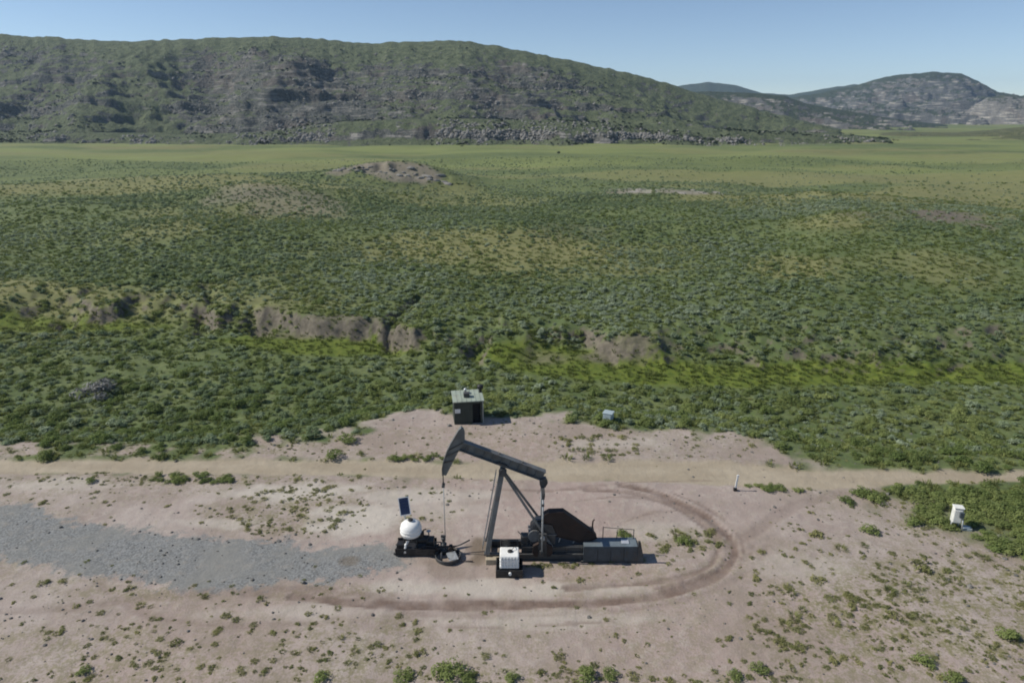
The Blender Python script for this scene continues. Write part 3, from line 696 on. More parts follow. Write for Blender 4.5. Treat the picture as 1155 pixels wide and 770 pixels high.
# prime mover under the small end of the guard
mo = L3(664, 606, .1)
eng = MB().box((mo.x, .25, 1.36), (.7, .7, .72), bev=.06).build('engine_block', M['dsteel'], pj)
MB().lathe([(.28, -.2), (.28, .28)], (mo.x + .02, -.25, 1.68), 18, 'Y').build('engine_pulley', M['rust'], eng)
MB().tube([(mo.x + .25, .35, 1.68), (mo.x + .27, .35, 2.25), (mo.x + .36, .35, 2.38)], .05, 8).build('exhaust_pipe', M['rust'], eng)
MB().box((gx0 - .32, -.15, 1.28), (.5, .6, .55), bev=.04).build('brake_lever_box', M['dsteel'], pj)
MB().bar((gx0 - .1, -.4, 1.1), (gx0 - .75, -.45, 2.0), .05, .05).build('brake_lever', M['conc'], pj)

# ------------------------------------------------------------------ engine enclosure at the right end of the base
ex, ey, ez = G1(690, 635)
enc = thing('engine_enclosure', 'long low blue-grey metal enclosure at the right end of the pump jack base', 'enclosure', (ex, ey + .75, ez))
e0, e1 = P(658, 635)[0] - ex, P(719, 635)[0] - ex; EH = 1.22
MB().prism([(e0, .1), (e1 + .42, .1), (e1 + .30, .55), (e1, EH), (e0, EH)], -.68, .30).build('housing', M['blueg'], enc)
MB().box(((e0 + e1) / 2 - .02, -.19, EH + .022), (e1 - e0 - .06, 1.02, .04)).build('lid', M['bluel'], enc)
MB().box((e1 - .8, -.2, EH + .07), (.5, .45, .06), bev=.02).build('hatch', M['alu'], enc)
for dy in (-.6, .22): MB().box(((e0 + e1) / 2 + .1, dy, .05), (e1 - e0 + .5, .16, .11)).build('skid_runner', M['dsteel'], enc)
n = 4
for k in range(n):
    w_ = (e1 - e0 - .1) / n; cx = e0 + .05 + w_ * (k + .5)
    pn = MB().box((cx, -.70, .66), (w_ - .07, .035, 1.0), bev=.008).build('side_panel', M['blueg'], enc)
    MB().box((cx + w_ * .3, -.73, .75), (.05, .03, .16)).build('latch', M['dsteel'], pn)
for u_, top in ((662, .55), (681, .95), (697, .6), (716, .75)):
    xx = P(u_, 635)[0] - ex; MB().tube([(xx, .2, EH), (xx, .2, EH + top)], .028, 8).build('upright_pipe', M['dsteel'], enc)
MB().prism([(e1 + .02, .55), (e1 + .36, .56), (e1 + .12, EH + .42), (e1 - .02, EH + .42)], -.72, -.6).build('end_plate', M['dsteel'], enc)
MB().tube([(P(681, 635)[0] - ex, .2, EH + .9), (P(716, 635)[0] - ex, .2, EH + .72)], .022, 6).build('hand_rail', M['dsteel'], enc)

cx, cy, cz_ = G1(555.5, 637)
MB().box((0, 0, .22), (.9, .8, .52), bev=.04).build('foundation_block', M['conc'])
o = bpy.data.objects['foundation_block']; o.location = (cx, cy + .42, cz_ - .08); tag(o, 'tan concrete block in front of the foot of the pump jack post', 'concrete block')

# ------------------------------------------------------------------ tote on its black containment tub
tx, ty, tz = G1(574.5, 651.5)
tt = thing('chemical_tote', 'white ribbed chemical tank on a black tub with dark frame in front of pump jack', 'chemical tank', (tx, ty + .7, tz - .03))
tw = (P(590, 651)[0] - P(559.5, 651)[0]); 
m = MB(); m.box((0, 0, .08), (tw, 1.4, .16), bev=.03)
for a, b, c_ in (((0, -.67, .33), (tw, .07, .5), 0), ((0, .67, .33), (tw, .07, .5), 0), ((-tw / 2 + .04, 0, .33), (.07, 1.28, .5), 0), ((tw / 2 - .04, 0, .33), (.07, 1.28, .5), 0)): m.box(a, b, bev=.012)
m.build('containment_tub', M['black'], tt)
ttk = MB(); bw = .62
for k in range(4):
    zz = .62 + k * .225; ttk.box((0, 0, zz + .10), (bw * 2 - (.03 if k % 2 else 0), 1.1 - (.03 if k % 2 else 0), .232), bev=.07)
tko = ttk.build('tank', M['white'], tt)
for k in range(6):
    ttr = MB().box((-.5 + k * .2, -.545, 1.04), (.085, .05, .80), bev=.02); ttr.build('rib', M['white'], tko)
MB().lathe([(.17, 0), (.17, .07), (.13, .10), (0, .10)], (.05, 0, 1.50), 18).build('cap', M['black'], tko)
MB().box((0, 0, .36), (1.3, 1.15, .44)).build('stand', M['black'], tt)
MB().lathe([(.09, -.1), (.09, .1)], (.05, -.74, .40), 12, 'Y').build('drain_valve', M['white'], tt)
fr = MB()
for sx in (-.55, .55): fr.tube([(sx, .62, .1), (sx, .62, 1.95)], .035, 8)
fr.tube([(-.55, .62, 1.95), (.55, .62, 1.95)], .035, 8); fr.tube([(-.55, .62, 1.62), (.55, .62, 1.62)], .03, 8)
fr.build('back_frame', M['black'], tt)
MB().box((-.2, .58, 1.76), (.5, .2, .28), bev=.02).build('pump_box', M['black'], tt)
MB().tube([(.3, .5, 1.6), (.3, .2, 1.68), (.1, 0, 1.6)], .02, 6).build('hose', M['black'], tt)

# ------------------------------------------------------------------ chemical injection skid with solar panel
sx_, sy_, sz_ = G1(468, 629)
cs_ = thing('injection_skid', 'dark equipment skid with round white tank beside the well', 'equipment skid', (sx_, sy_ + .75, sz_))
def S(u, v, dy=0.):
    a, b = PV(u, v, sy_ + .75 + dy); return a - sx_, b - sz_
s0, s1 = S(448, 625)[0], S(492, 625)[0]
m = MB(); m.box(((s0 + s1) / 2, 0, .28), (s1 - s0, 1.3, .36), bev=.02)
for yy in (-.63, .63): m.box(((s0 + s1) / 2, yy, .53), (s1 - s0, .06, .2))
m.build('skid_tub', M['black'], cs_)
for yy in (-.5, .5): MB().tube([(s0 - .12, yy, .22), (s0 - .05, yy, .1), (s1 + .05, yy, .1), (s1 + .12, yy, .22)], .07, 8).build('skid_runner', M['dsteel'], cs_)
tc = S(463.5, 597)
prof_t = [(0, -.80), (.10, -.80), (.18, -.72), (.58, -.40), (.68, -.25), (.70, 0), (.70, .22), (.64, .44), (.46, .60), (.2, .68), (.16, .68), (.16, .75), (0, .76)]
tk2 = MB().lathe(prof_t, (tc[0], 0, tc[1]), 28).build('tank', M['white'], cs_)
for hb_ in (-.1, .14): MB().lathe([(.70, hb_ - .035), (.722, hb_ - .02), (.722, hb_ + .02), (.70, hb_ + .035)], (tc[0], 0, tc[1]), 28).build('tank_rib', M['white'], tk2)
MB().lathe([(.18, 0), (.18, .07), (.1, .1), (0, .1)], (tc[0], 0, tc[1] + .73), 16).build('lid', M['black'], tk2)
m = MB()
for k in range(4):
    a = k * math.pi / 2 + .785; m.tube([(tc[0] + .62 * math.cos(a), .62 * math.sin(a) * .95, .3), (tc[0] + .60 * math.cos(a), .6 * math.sin(a) * .95, tc[1] - .25)], .04, 8)
m.lathe([(.60, -.04), (.66, -.04), (.66, .04), (.60, .04)], (tc[0], 0, tc[1] - .36), 24)
m.build('tank_stand', M['black'], cs_)
sp_ = S(459, 612); MB().tube([(tc[0] - .08, -.1, tc[1] - .62), (sp_[0] - .02, -.5, sp_[1] + .18), (sp_[0] - .05, -.62, sp_[1] - .35)], .085, 10).build('discharge_pipe', M['white'], cs_)
mz = S(455, 575); pm = MB().tube([(tc[0] - .46, .56, .3), (tc[0] - .46, .56, mz[1] + .1)], .045, 8).build('mast', M['galv'], cs_)
rotp = Matrix.Rotation(R(-7), 3, 'Y') @ Matrix.Rotation(R(8), 3, 'Z') @ Matrix.Rotation(R(-24), 3, 'X')
pc = Vector((mz[0], .48, mz[1]))
sp = MB().box(pc, (.62, .03, 1.12), rotp).build('solar_panel', M['panel'], cs_)
m = MB()
for a, b in (((0, -.005, .575), (.70, .05, .05)), ((0, -.005, -.575), (.70, .05, .05)), ((.33, -.005, 0), (.05, .05, 1.10)), ((-.33, -.005, 0), (.05, .05, 1.10))): m.box(pc + rotp @ Vector(a), b, rotp)
m.build('panel_frame', M['alu'], sp)
m = MB()
for k in range(5): m.box(pc + rotp @ Vector((0, -.018, -.4 + k * .2)), (.6, .006, .008), rotp)
m.build('cell_seam', M['blueg'], sp)
# machinery on the skid
ex2 = S(476, 606)[0]
pu = MB().lathe([(.1, -.48), (.26, -.46), (.28, -.3), (.28, .3), (.26, .46), (.1, .48)], (ex2, 0, .95), 18, 'X').build('pump_motor', M['black'], cs_)
MB().box((ex2 - .05, 0, 1.32), (.34, .36, .4), bev=.04).build('control_box', M['black'], pu)
MB().box((ex2 + .55, .05, .72), (.5, .7, .5), bev=.04).build('pump_housing', M['black'], cs_)
MB().tube([(ex2 + .1, .1, 1.2), (ex2 + .1, .1, 1.6), (ex2 + .3, .1, 1.68)], .045, 8).build('air_pipe', M['black'], cs_)
vw = MB().tube([(ex2 + .45, .1, .9), (ex2 + .45, .1, 1.5)], .04, 8).build('valve_stem', M['dsteel'], cs_)
MB().lathe([(.12, -.02), (.16, 0), (.12, .02)], (ex2 + .45, .1, 1.52), 14).build('hand_wheel', M['galv'], vw)
MB().tube([(ex2 - .5, -.55, .4), (ex2 + .2, -.58, .8), (ex2 + .8, -.5, .7), (s1 + .3, -.3, .5)], .04, 8).build('hose', M['black'], cs_)
MB().box((s0 + .35, -.35, .65), (.5, .45, .5), bev=.03).build('battery_box', M['black'], cs_)

# ------------------------------------------------------------------ wellhead in its round cellar
wx, wy, wz = G1(505.5, 629)
wh = thing('wellhead', 'dark wellhead with valves rising from a round steel cellar ring under horse head', 'wellhead', (wx, wy, wz))
rp = [(.80, -.2), (.84, -.2), (.87, -.08), (.83, .02), (.87, .12), (.83, .22), (.87, .30), (.80, .30), (.79, .2), (.79, -.2)]
MB().lathe(rp, (0, 0, 0), 32).build('cellar_ring', M['dsteel'], wh)
MB().lathe([(0, -.04), (.79, -.04), (.79, -.02), (0, -.02)], (0, 0, 0), 28).build('cellar_floor', M['dark'], wh)
hxw = PV(499.8, 600, YP)[0] - wx; dyw = YP - wy
MB().box((.3, -.2, .30), (.62, .9, .03), Matrix.Rotation(R(20), 3, 'Z')).build('cover_plate', M['galv'], wh)
MB().lathe([(.16, -.1), (.16, .3), (.24, .3), (.24, .38), (.14, .38), (.14, .72), (.22, .72), (.22, .8), (.10, .8), (.10, 1.12), (.15, 1.14), (.15, 1.26), (.05, 1.3)], (hxw, dyw, 0), 18).build('casing_head', M['dsteel'], wh)
MB().box((hxw, dyw, 1.38), (.34, .12, .16), bev=.03).build('stuffing_box', M['dsteel'], wh)
v1 = MB().tube([(hxw - .7, dyw, .56), (hxw + .75, dyw, .56)], .075, 10).build('flow_tee', M['dsteel'], wh)
for xx in (-.45, .48):
    MB().box((hxw + xx, dyw, .56), (.24, .24, .28), bev=.05).build('valve_body', M['black'], v1)
    MB().lathe([(.11, -.02), (.17, 0), (.11, .02)], (hxw + xx, dyw - .3, .56), 14, 'Y').build('hand_wheel', M['rust'], v1)
MB().tube([(hxw + .7, dyw, .56), (hxw + 1.15, dyw + .15, .62), (hxw + 1.75, dyw + .3, .88)], .05, 8).build('flow_line', M['dsteel'], wh)
MB().tube([(hxw + .1, dyw - .1, .25), (hxw + .9, dyw - .9, .12), (hxw + 2.0, dyw - .9, .06)], .035, 8).build('bleed_line', M['dsteel'], wh)
MB().tube([(hxw - .15, dyw, .9), (hxw - .55, dyw - .1, 1.0), (hxw - .6, dyw - .1, .5), (hxw - 1.2, dyw - .2, .5)], .045, 8).build('casing_line', M['dsteel'], wh)
MB().tube([(hxw - .05, dyw - .95, -.1), (hxw - .05, dyw - .95, .75)], .06, 10).build('guard_post', M['dsteel'], wh)

# ------------------------------------------------------------------ shed beyond the road
hx_, hy_, hz_ = G1(527, 477.5)
sh = thing('shed', 'small dark green metal shed with pale roof beyond the dirt road', 'shed', (hx_, hy_ + 1.1, hz_ - .03), R(9))
sw = (PV(541, 470, hy_)[0] - PV(509.5, 470, hy_)[0]); shh = PV(525, 452, hy_)[1] - hz_; sdp = 2.2
mwall = MB(); T_ = .06
mwall.box((-sw * .18, -sdp / 2, shh / 2), (sw * .64, T_, shh)); mwall.box((sw * .46, -sdp / 2, shh / 2), (sw * .08, T_, shh)); mwall.box((sw * .28, -sdp / 2, shh * .94), (sw * .28, T_, shh * .12))
mwall.box((0, sdp / 2, shh / 2), (sw, T_, shh)); mwall.box((-sw / 2 - T_ / 2 - .001, 0, shh / 2), (T_, sdp + T_, shh))
mwall.build('wall', M['shed'], sh)
MB().box((sw / 2 + .033, 0, shh / 2), (.06, sdp + .06, shh)).build('side_wall', M['shedside'], sh)
nn = 7
for k in range(nn): MB().box((-sw * .5 + (k + .5) * sw * .64 / nn, -sdp / 2 - .04, shh * .47), (.035, .025, shh * .9)).build('wall_batten', M['shed'], sh)
MB().box((0, 0, .03), (sw - .05, sdp - .1, .05)).build('floor', M['dark'], sh)
MB().box((sw * .28, -sdp / 2 + .35, shh * .45), (sw * .27, .04, shh * .86)).build('door', M['dark'], sh)  # open doorway: black sheet set inside, its colour painting the interior shade
MB().box((-sw * .40, -sdp / 2 - .065, shh * .60), (.52, .02, .42)).build('notice_board', M['white'], sh)
rfm = Matrix.Rotation(R(3), 3, 'X')
rfo = MB().box((0, 0, shh + .08), (sw + .3, sdp + .4, .09), rfm, .015).build('roof', M['shedroof'], sh)
for k in range(6): MB().box((-sw / 2 + (k + .5) * sw / 6, 0, shh + .14), (.05, sdp + .38, .04), rfm).build('roof_seam', M['shedroof'], rfo)
MB().box((-.12, -.25, shh + .34), (.55, .5, .42), bev=.03).build('roof_vent', M['dsteel'], sh)
MB().lathe([(.11, 0), (.11, .42), (.2, .44), (.06, .56), (0, .56)], (-.15, .55, shh + .1), 12).build('vent_cap', M['alu'], sh)
MB().lathe([(.14, 0), (.14, .45), (.30, .46), (.30, .78), (.1, .86), (0, .86)], (sw / 2 - .02, .6, shh + .08), 14).build('flue_stack', M['black'], sh)

# ------------------------------------------------------------------ small site furniture
bx, by, bz = G1(686.5, 478)
bo = thing('utility_box', 'small pale blue-grey utility box at the edge of the dirt behind the road', 'utility box', (bx, by + .4, bz - .02), R(-24)); bo.scale = (1.2, 1.2, 1.15)
MB().box((0, 0, .48), (.72, .66, .86), bev=.03).build('body', M['bluebox'], bo); MB().box((0, 0, .93), (.8, .74, .06), bev=.01).build('lid', M['bluebox'], bo)
MB().box((0, -.345, .5), (.56, .03, .62)).build('door', M['bluebox'], bo); MB().box((0, 0, .03), (.8, .74, .1)).build('plinth', M['conc'], bo)
kx_, ky_, kz_ = G1(829, 553)
mp = thing('marker_post', 'thin white marker post leaning at the near edge of the road', 'marker post', (kx_, ky_, kz_ - .05))
po_ = MB().bar((0, 0, 0), (.10, 0, 1.32), .07, .13).build('post', M['white'], mp)
MB().box((.10, 0, 1.36), (.17, .10, .14), Matrix.Rotation(R(4), 3, 'Y'), .02).build('cap', M['white'], mp)
MB().box((.0, 0, .16), (.26, .24, .32), bev=.05).build('base_sleeve', M['black'], mp)
qx, qy, qz = G1(1076, 594)
mb_ = thing('meter_cabinet', 'white meter cabinet on a short stand among green shrubs at the right', 'meter cabinet', (qx, qy, qz - .04), R(-14))
MB().box((0, 0, 1.06), (.62, .5, 1.18), bev=.09).build('cabinet', M['cream'], mb_)
MB().box((0, 0, 1.70), (.68, .56, .08), bev=.04).build('roof', M['cream'], mb_)
MB().box((-.02, -.265, 1.05), (.48, .03, .95), bev=.01).build('door', M['cream'], mb_)
MB().box((.18, -.36, 1.25), (.28, .18, .42), bev=.02).build('meter', M['blueg'], mb_)
for sx in (-.22, .22): MB().tube([(sx, 0, 0), (sx, 0, .5)], .05, 8).build('leg', M['galv'], mb_)
MB().tube([(.3, -.35, .95), (.34, -.38, .4), (.36, -.38, 0)], .05, 8).build('conduit', M['galv'], mb_)
MB().box((.75, -.1, .12), (.6, .5, .2), bev=.02).build('ground_vault', M['bluebox'], mb_)

# ------------------------------------------------------------------ plants: shared meshes
def leaf_mesh(name, seed, lobes, leaves, ls, hgt, mat, spread=.62, long=1.7, stems=6):
    g = np.random.default_rng(seed)
    c = []
    for k in range(lobes):
        a = g.uniform(0, 6.28); r = spread * math.sqrt(g.uniform(0, 1)); c.append((r * math.cos(a), r * math.sin(a), hgt * g.uniform(.25, .72) * (1 - .35 * r), g.uniform(.26, .44)))
    c = np.array(c); V = []; F = []
    for i in range(leaves):
        q = c[g.integers(lobes)]; d = g.normal(size=3); d /= np.linalg.norm(d); d[2] = abs(d[2]) * .9 - .15 if g.random() < .75 else d[2]
        p = q[:3] + d * q[3] * g.uniform(.55, 1.12) * np.array([1, 1, .85]); p[2] = max(p[2], .02)
        n = d * .8 + np.array([0, 0, .55]) + g.normal(size=3) * .4; n /= np.linalg.norm(n)
        t = np.cross(n, g.normal(size=3)); t /= np.linalg.norm(t); b = np.cross(n, t)
        s_ = ls * g.uniform(.6, 1.35); k = len(V)
        V += [p - t * s_ * long * .5, p + b * s_ * .5, p + t * s_ * long * .5, p - b * s_ * .5]; F.append((k, k + 1, k + 2, k + 3))
    nf = len(F)
    for k in range(stems):
        q = c[k % lobes]; b0_ = np.array([q[0] * .15, q[1] * .15, -.05]); e_ = q[:3]; w_ = .018; k0 = len(V)
        for pp, ww in ((b0_, w_), (e_, w_ * .5)):
            for a in (0, 2.09, 4.19): V.append(pp + ww * np.array([math.cos(a), math.sin(a), 0]))
        for j in range(3): F.append((k0 + j, k0 + (j + 1) % 3, k0 + 3 + (j + 1) % 3, k0 + 3 + j))
    me = bpy.data.meshes.new(name); me.from_pydata([tuple(v) for v in V], [], F); me.materials.append(mat); me.materials.append(M['stem'])
    idx = np.zeros(len(F), np.int32); idx[nf:] = 1; me.polygons.foreach_set('material_index', idx); me.update(); return me
def blade_mesh(name, seed, n, hgt, lean, w, mat, rad=.35):
    g = np.random.default_rng(seed); V = []; F = []
    for i in range(n):
        a = g.uniform(0, 6.28); r = rad * math.sqrt(g.random()); p = np.array([r * math.cos(a), r * math.sin(a), -.03])
        d = np.array([math.cos(a + g.normal() * .5), math.sin(a + g.normal() * .5), 0]); h = hgt * g.uniform(.5, 1.1); l = lean * g.uniform(.3, 1.2)
        s_ = np.array([-d[1], d[0], 0]) * w * g.uniform(.6, 1.3); m_ = p + d * l * .4 + np.array([0, 0, h * .6]); e_ = p + d * l + np.array([0, 0, h]); k = len(V)
        V += [p - s_ * .5, p + s_ * .5, m_ + s_ * .6, m_ - s_ * .6, e_]; F += [(k, k + 1, k + 2, k + 3), (k + 3, k + 2, k + 4)]
    me = bpy.data.meshes.new(name); me.from_pydata([tuple(v) for v in V], [], F); me.materials.append(mat); me.update(); return me
SAGE = [leaf_mesh('sagebrush_%d' % k, 300 + k, 7 + k, 330, .115, .85, M['sage'], .52) for k in range(4)]
GREEN = [leaf_mesh('green_shrub_%d' % k, 320 + k, 9 + k, 640, .092, .9, M['green'], .66) for k in range(4)]
WEED = [leaf_mesh('weed_%d' % k, 340 + k, 10, 260, .095, .5, M['weed'], .66, 2.3, 0) for k in range(4)] + [blade_mesh('weed_tuft_0', 350, 120, .62, .75, .045, M['weed'], .5)]
GRASS = [blade_mesh('grass_tuft_%d' % k, 360 + k, 46, .9, .6, .09, M['grass'], .7) for k in range(3)]
DRY = leaf_mesh('dead_brush', 370, 12, 420, .07, .8, M['dryw'], .8, 4.5, 12)
JUN = leaf_mesh('juniper', 380, 9, 460, .14, 1.25, M['conif'], .5)
def plant(name, me, loc, r, label, cat, group, tint=None, hz_=1.):
    o = bpy.data.objects.new(name, me); o.location = loc; o.scale = (r, r, r * hz_); o.rotation_euler = (0, 0, random.uniform(0, 6.28))
    link(o); tag(o, label, cat, group); o['tint'] = float(random.random() if tint is None else tint); return o
def mpp(u, v):   # metres per pixel at a ground pixel
    x_, y_, z_ = G(u, v); return (y_ * CP + (CAM_H - z_) * SP) / FPX
def put(kind, u, v, rpx, label, group=None, tint=None, hz_=1.):
    hz_ *= random.uniform(.7, 1.05)
    x_, y_, z_ = G1(u, v); r = rpx * float(mpp(u, v)[0])
    me, nm, cat = {'g': (GREEN, 'green_shrub', 'shrub'), 's': (SAGE, 'sagebrush', 'shrub'), 'w': (WEED, 'weed', 'weed')}[kind]
    return plant(nm, random.choice(me), (x_, y_, z_ - .02), r, label, cat, group, tint, hz_)
BIG = [('g', 506, 760, 22, 'widest leafy green shrub at the bottom edge, left of centre'), ('g', 528, 767, 15, 'green shrub just right of the widest one at the bottom edge'), ('g', 456, 765, 15, 'rounded green shrub at the bottom edge, left of the widest one'),
       ('g', 577, 766, 12, 'green shrub at the bottom edge below the white tote'), ('g', 662, 764, 16, 'large green shrub at the bottom edge below the belt guard'), ('g', 688, 762, 12, 'smaller green shrub right of the one below the belt guard'),
       ('w', 473, 737, 10, 'lone yellow-green weed on the dirt above the bottom shrubs'), ('w', 632, 741, 9, 'lone pale weed above the shrubs at bottom centre'), ('g', 360, 766, 12, 'green shrub with dark shadow at the bottom edge below the gravel'),
       ('g', 1042, 748, 14, 'dark green shrub casting a shadow in the lower right field'), ('g', 1136, 719, 15, 'big green shrub near the lower right edge of the picture'), ('w', 1008, 694, 10, 'bright yellow-green clump in the lower right field'),
       ('g', 1076, 768, 14, 'grey-green shrub at the bottom edge near the right corner'), ('w', 886, 705, 9, 'green weed clump left of the lower right field'), ('w', 940, 702, 9, 'olive weed beside the bright yellow-green clump'),
       ('g', 856, 756, 12, 'green shrub at the bottom right, left of its darker neighbours'), ('g', 830, 764, 11, 'low green shrub touching the bottom edge right of centre'), ('w', 920, 603, 12, 'pale green weed clump on the dirt below the marker post'),
       ('g', 981, 601, 12, 'green shrub on the dirt left of the meter cabinet'), ('w', 949, 619, 9, 'dark weed with a shadow below the meter cabinet side shrub'), ('w', 923, 655, 10, 'yellow weed on the pink dirt right of the wheel tracks'),
       ('w', 1040, 640, 17, 'broad yellow-green patch below the meter cabinet'), ('g', 94, 757, 10, 'green shrub at the bottom left'), ('w', 853, 652, 8, 'small weed just outside the curve of the wheel tracks'),
       ('g', 103, 543, 8, 'lone green shrub on the near verge of the road at left'), ('g', 772, 612, 11, 'green clump right of the blue-grey enclosure'), ('g', 706, 606, 12, 'green bush behind the blue-grey enclosure'), ('w', 655, 655, 7, 'small weed in front of the enclosure'),
       ('g', 376, 515, 12, 'green bush on the far verge left of the shed'), ('g', 392, 498, 13, 'bush at the left edge of the bare dirt by the shed')]
for k, u, v, r, lab in BIG: put(k, u, v, r, lab, None, .75 if k == 'w' else .5)
ORD = ['leftmost', 'second', 'third', 'fourth', 'fifth', 'sixth', 'seventh', 'eighth', 'ninth', 'tenth', 'eleventh', 'twelfth', 'thirteenth', 'fourteenth', 'fifteenth', 'sixteenth', 'seventeenth', 'eighteenth', 'nineteenth', 'twentieth', 'twenty-first', 'twenty-second', 'twenty-third', 'twenty-fourth', 'twenty-fifth', 'twenty-sixth']
def ordinal(k, n_): return ORD[0] if k == 0 else 'rightmost' if k == n_ - 1 else ORD[k] + ' from left'
def zone(kind, n_, poly_, r0, r1, label, group, tint=(0, 1), hz_=1.):
    pl = np.array(poly_, float); lo, hi = pl.min(0), pl.max(0); g = np.random.default_rng(int(n_ * 7 + lo[0]))
    q = g.uniform(lo, hi, (n_ * 40, 2)); q = q[psd(q[:, 0], q[:, 1], pl) < 0]
    keep = []                                    # keep plants from standing inside one another
    for p in q:
        if all((p[0] - k_[0]) ** 2 + (2.2 * (p[1] - k_[1])) ** 2 > (1.1 * r0) ** 2 for k_ in keep): keep.append(p)
        if len(keep) == n_: break
    keep.sort(key=lambda p: p[0])
    for k, (u, v) in enumerate(keep):
        put(kind, u, v, random.uniform(r0, r1), ('%s, %s' % (label, ordinal(k, len(keep)))) if len(keep) <= 26 else label, group, random.uniform(*tint), hz_)
zone('g', 20, [(170, 536), (263, 534), (263, 543), (230, 546), (165, 545)], 5, 8, 'green shrub in the near verge strip at left', 'shrubs on the near verge at left')
zone('g', 12, [(838, 547), (880, 548), (907, 554), (870, 555), (838, 554)], 4.5, 7, 'green shrub in the short row right of the marker post', 'shrubs by the marker post')
zone('g', 62, [(968, 572), (985, 556), (1010, 550), (1155, 548), (1155, 630), (1130, 620), (1090, 602), (1092, 580), (1068, 572), (1058, 590), (1032, 590), (1036, 572), (1005, 562)], 6, 13, 'green shrub in the thicket around the meter cabinet', 'thicket around the meter cabinet', (.2, 1))
zone('w', 18, [(725, 600), (800, 598), (830, 606), (800, 622), (745, 622)], 5, 9, 'yellow-green weed behind the pump jack', 'weeds behind the enclosure')
zone('w', 24, [(630, 492), (740, 488), (720, 514), (640, 518)], 4, 7, 'yellow-green weed on the dirt between shed and road', 'weeds between shed and road')
zone('w', 46, [(255, 565), (300, 548), (400, 545), (390, 570), (340, 600), (270, 602)], 3, 5.5, 'yellowish weed in the patch on the dirt above the gravel strip', 'weed patch above the gravel', (.5, 1))
zone('w', 46, [(850, 660), (1010, 600), (1155, 650), (1155, 770), (800, 770)], 4, 7.5, 'low weed scattered over the lower right field', 'weeds of the lower right field')
zone('w', 34, [(0, 680), (150, 670), (440, 715), (440, 770), (0, 770)], 4, 7, 'low weed scattered over the lower left dirt', 'weeds of the lower left dirt')
zone('g', 12, [(440, 516), (500, 514), (500, 519), (440, 520)], 4, 7, 'low green plant on the far verge behind the horse head', 'plants behind the horse head')

zone('w', 12, [(592, 636), (655, 636), (655, 640), (592, 640)], 3, 6, 'weed along the foot of the pump jack base', 'weeds along the pump jack base', (.4, 1))
# dark junipers standing alone in the far meadow, grey brush heap
for u, v, lab in ((405, 186, 'lone dark bush on the crest left of the rocky knoll'), (630, 180, 'lone dark bush in the pale far meadow')):
    dxx, dyy, dzz = pray(u, v); yy = 262. if u < 500 else 480.; xx = float(dxx / dyy * yy); zz = float(H(np.array([xx]), np.array([yy]))[0])
    plant('dark_bush', JUN, (xx, yy, zz), 1.3 if u < 500 else 1.9, lab, 'bush', None, .3)
x_, y_, z_ = G1(110, 445); plant('brush_heap', DRY, (x_, y_, z_), 2.6, 'heap of grey dead brush in the greenery at left', 'dead brush', None, .5, .95)

# ------------------------------------------------------------------ rocks
def rock_mesh(name, seed, mat, flat_=1.):
    g = np.random.default_rng(seed); bm = bmesh.new(); bmesh.ops.create_icosphere(bm, subdivisions=2, radius=1.)
    pl = [(d / np.linalg.norm(d), g.uniform(.55, .85)) for d in g.normal(size=(9, 3))]
    for v in bm.verts:
        p = np.array(v.co)
        for d, h in pl:
            s_ = p @ d
            if s_ > h: p = p - d * (s_ - h)
        p = p * np.array([1.15, 1., .8 * flat_]) * g.uniform(.95, 1.05); v.co = p
    me = bpy.data.meshes.new(name); bm.to_mesh(me); bm.free(); me.materials.append(mat); return me
ROCK = [rock_mesh('rock_%d' % k, 400 + k, M['rock']) for k in range(4)]; PROCK = [rock_mesh('slab_%d' % k, 410 + k, M['prock'], .45) for k in range(3)]
def rock(u, v, yy, r, me, name, label, group):
    dxx, dyy, dzz = pray(u, v); xx = float(dxx / dyy * yy); zz = float(H(np.array([xx]), np.array([yy]))[0])
    o = bpy.data.objects.new(name, me); o.location = (xx, yy, zz - r * .12); o.scale = (r * random.uniform(.8, 1.5), r, r * random.uniform(.7, 1.)); o.rotation_euler = (0, 0, random.uniform(-.6, .6))
    link(o); return tag(o, label, 'rock', group)
rocks = []
k0 = KN[0]
for k in range(26):
    u = 378 + k * 5.1 + random.uniform(-1.5, 1.5); yy = float(k0[1]) - random.uniform(3, 11)
    rocks.append(rock(u, 195, yy, random.uniform(.6, 1.7), random.choice(ROCK), 'rock', 'grey boulder in the outcrop on the knoll, ' + ordinal(k, 26), 'boulders on the knoll'))
k1 = KN[1]
slabs = []
for k in range(16):
    u = random.uniform(690, 815); yy = float(k1[1]) + random.uniform(-8, 4)
    slabs.append(rock(690 + k * 8.2, 208, yy, random.uniform(.7, 2.2), random.choice(PROCK), 'rock_slab', 'pale flat slab on the bare ledge right of the knoll, ' + ordinal(k, 16), 'slabs on the pale ledge'))

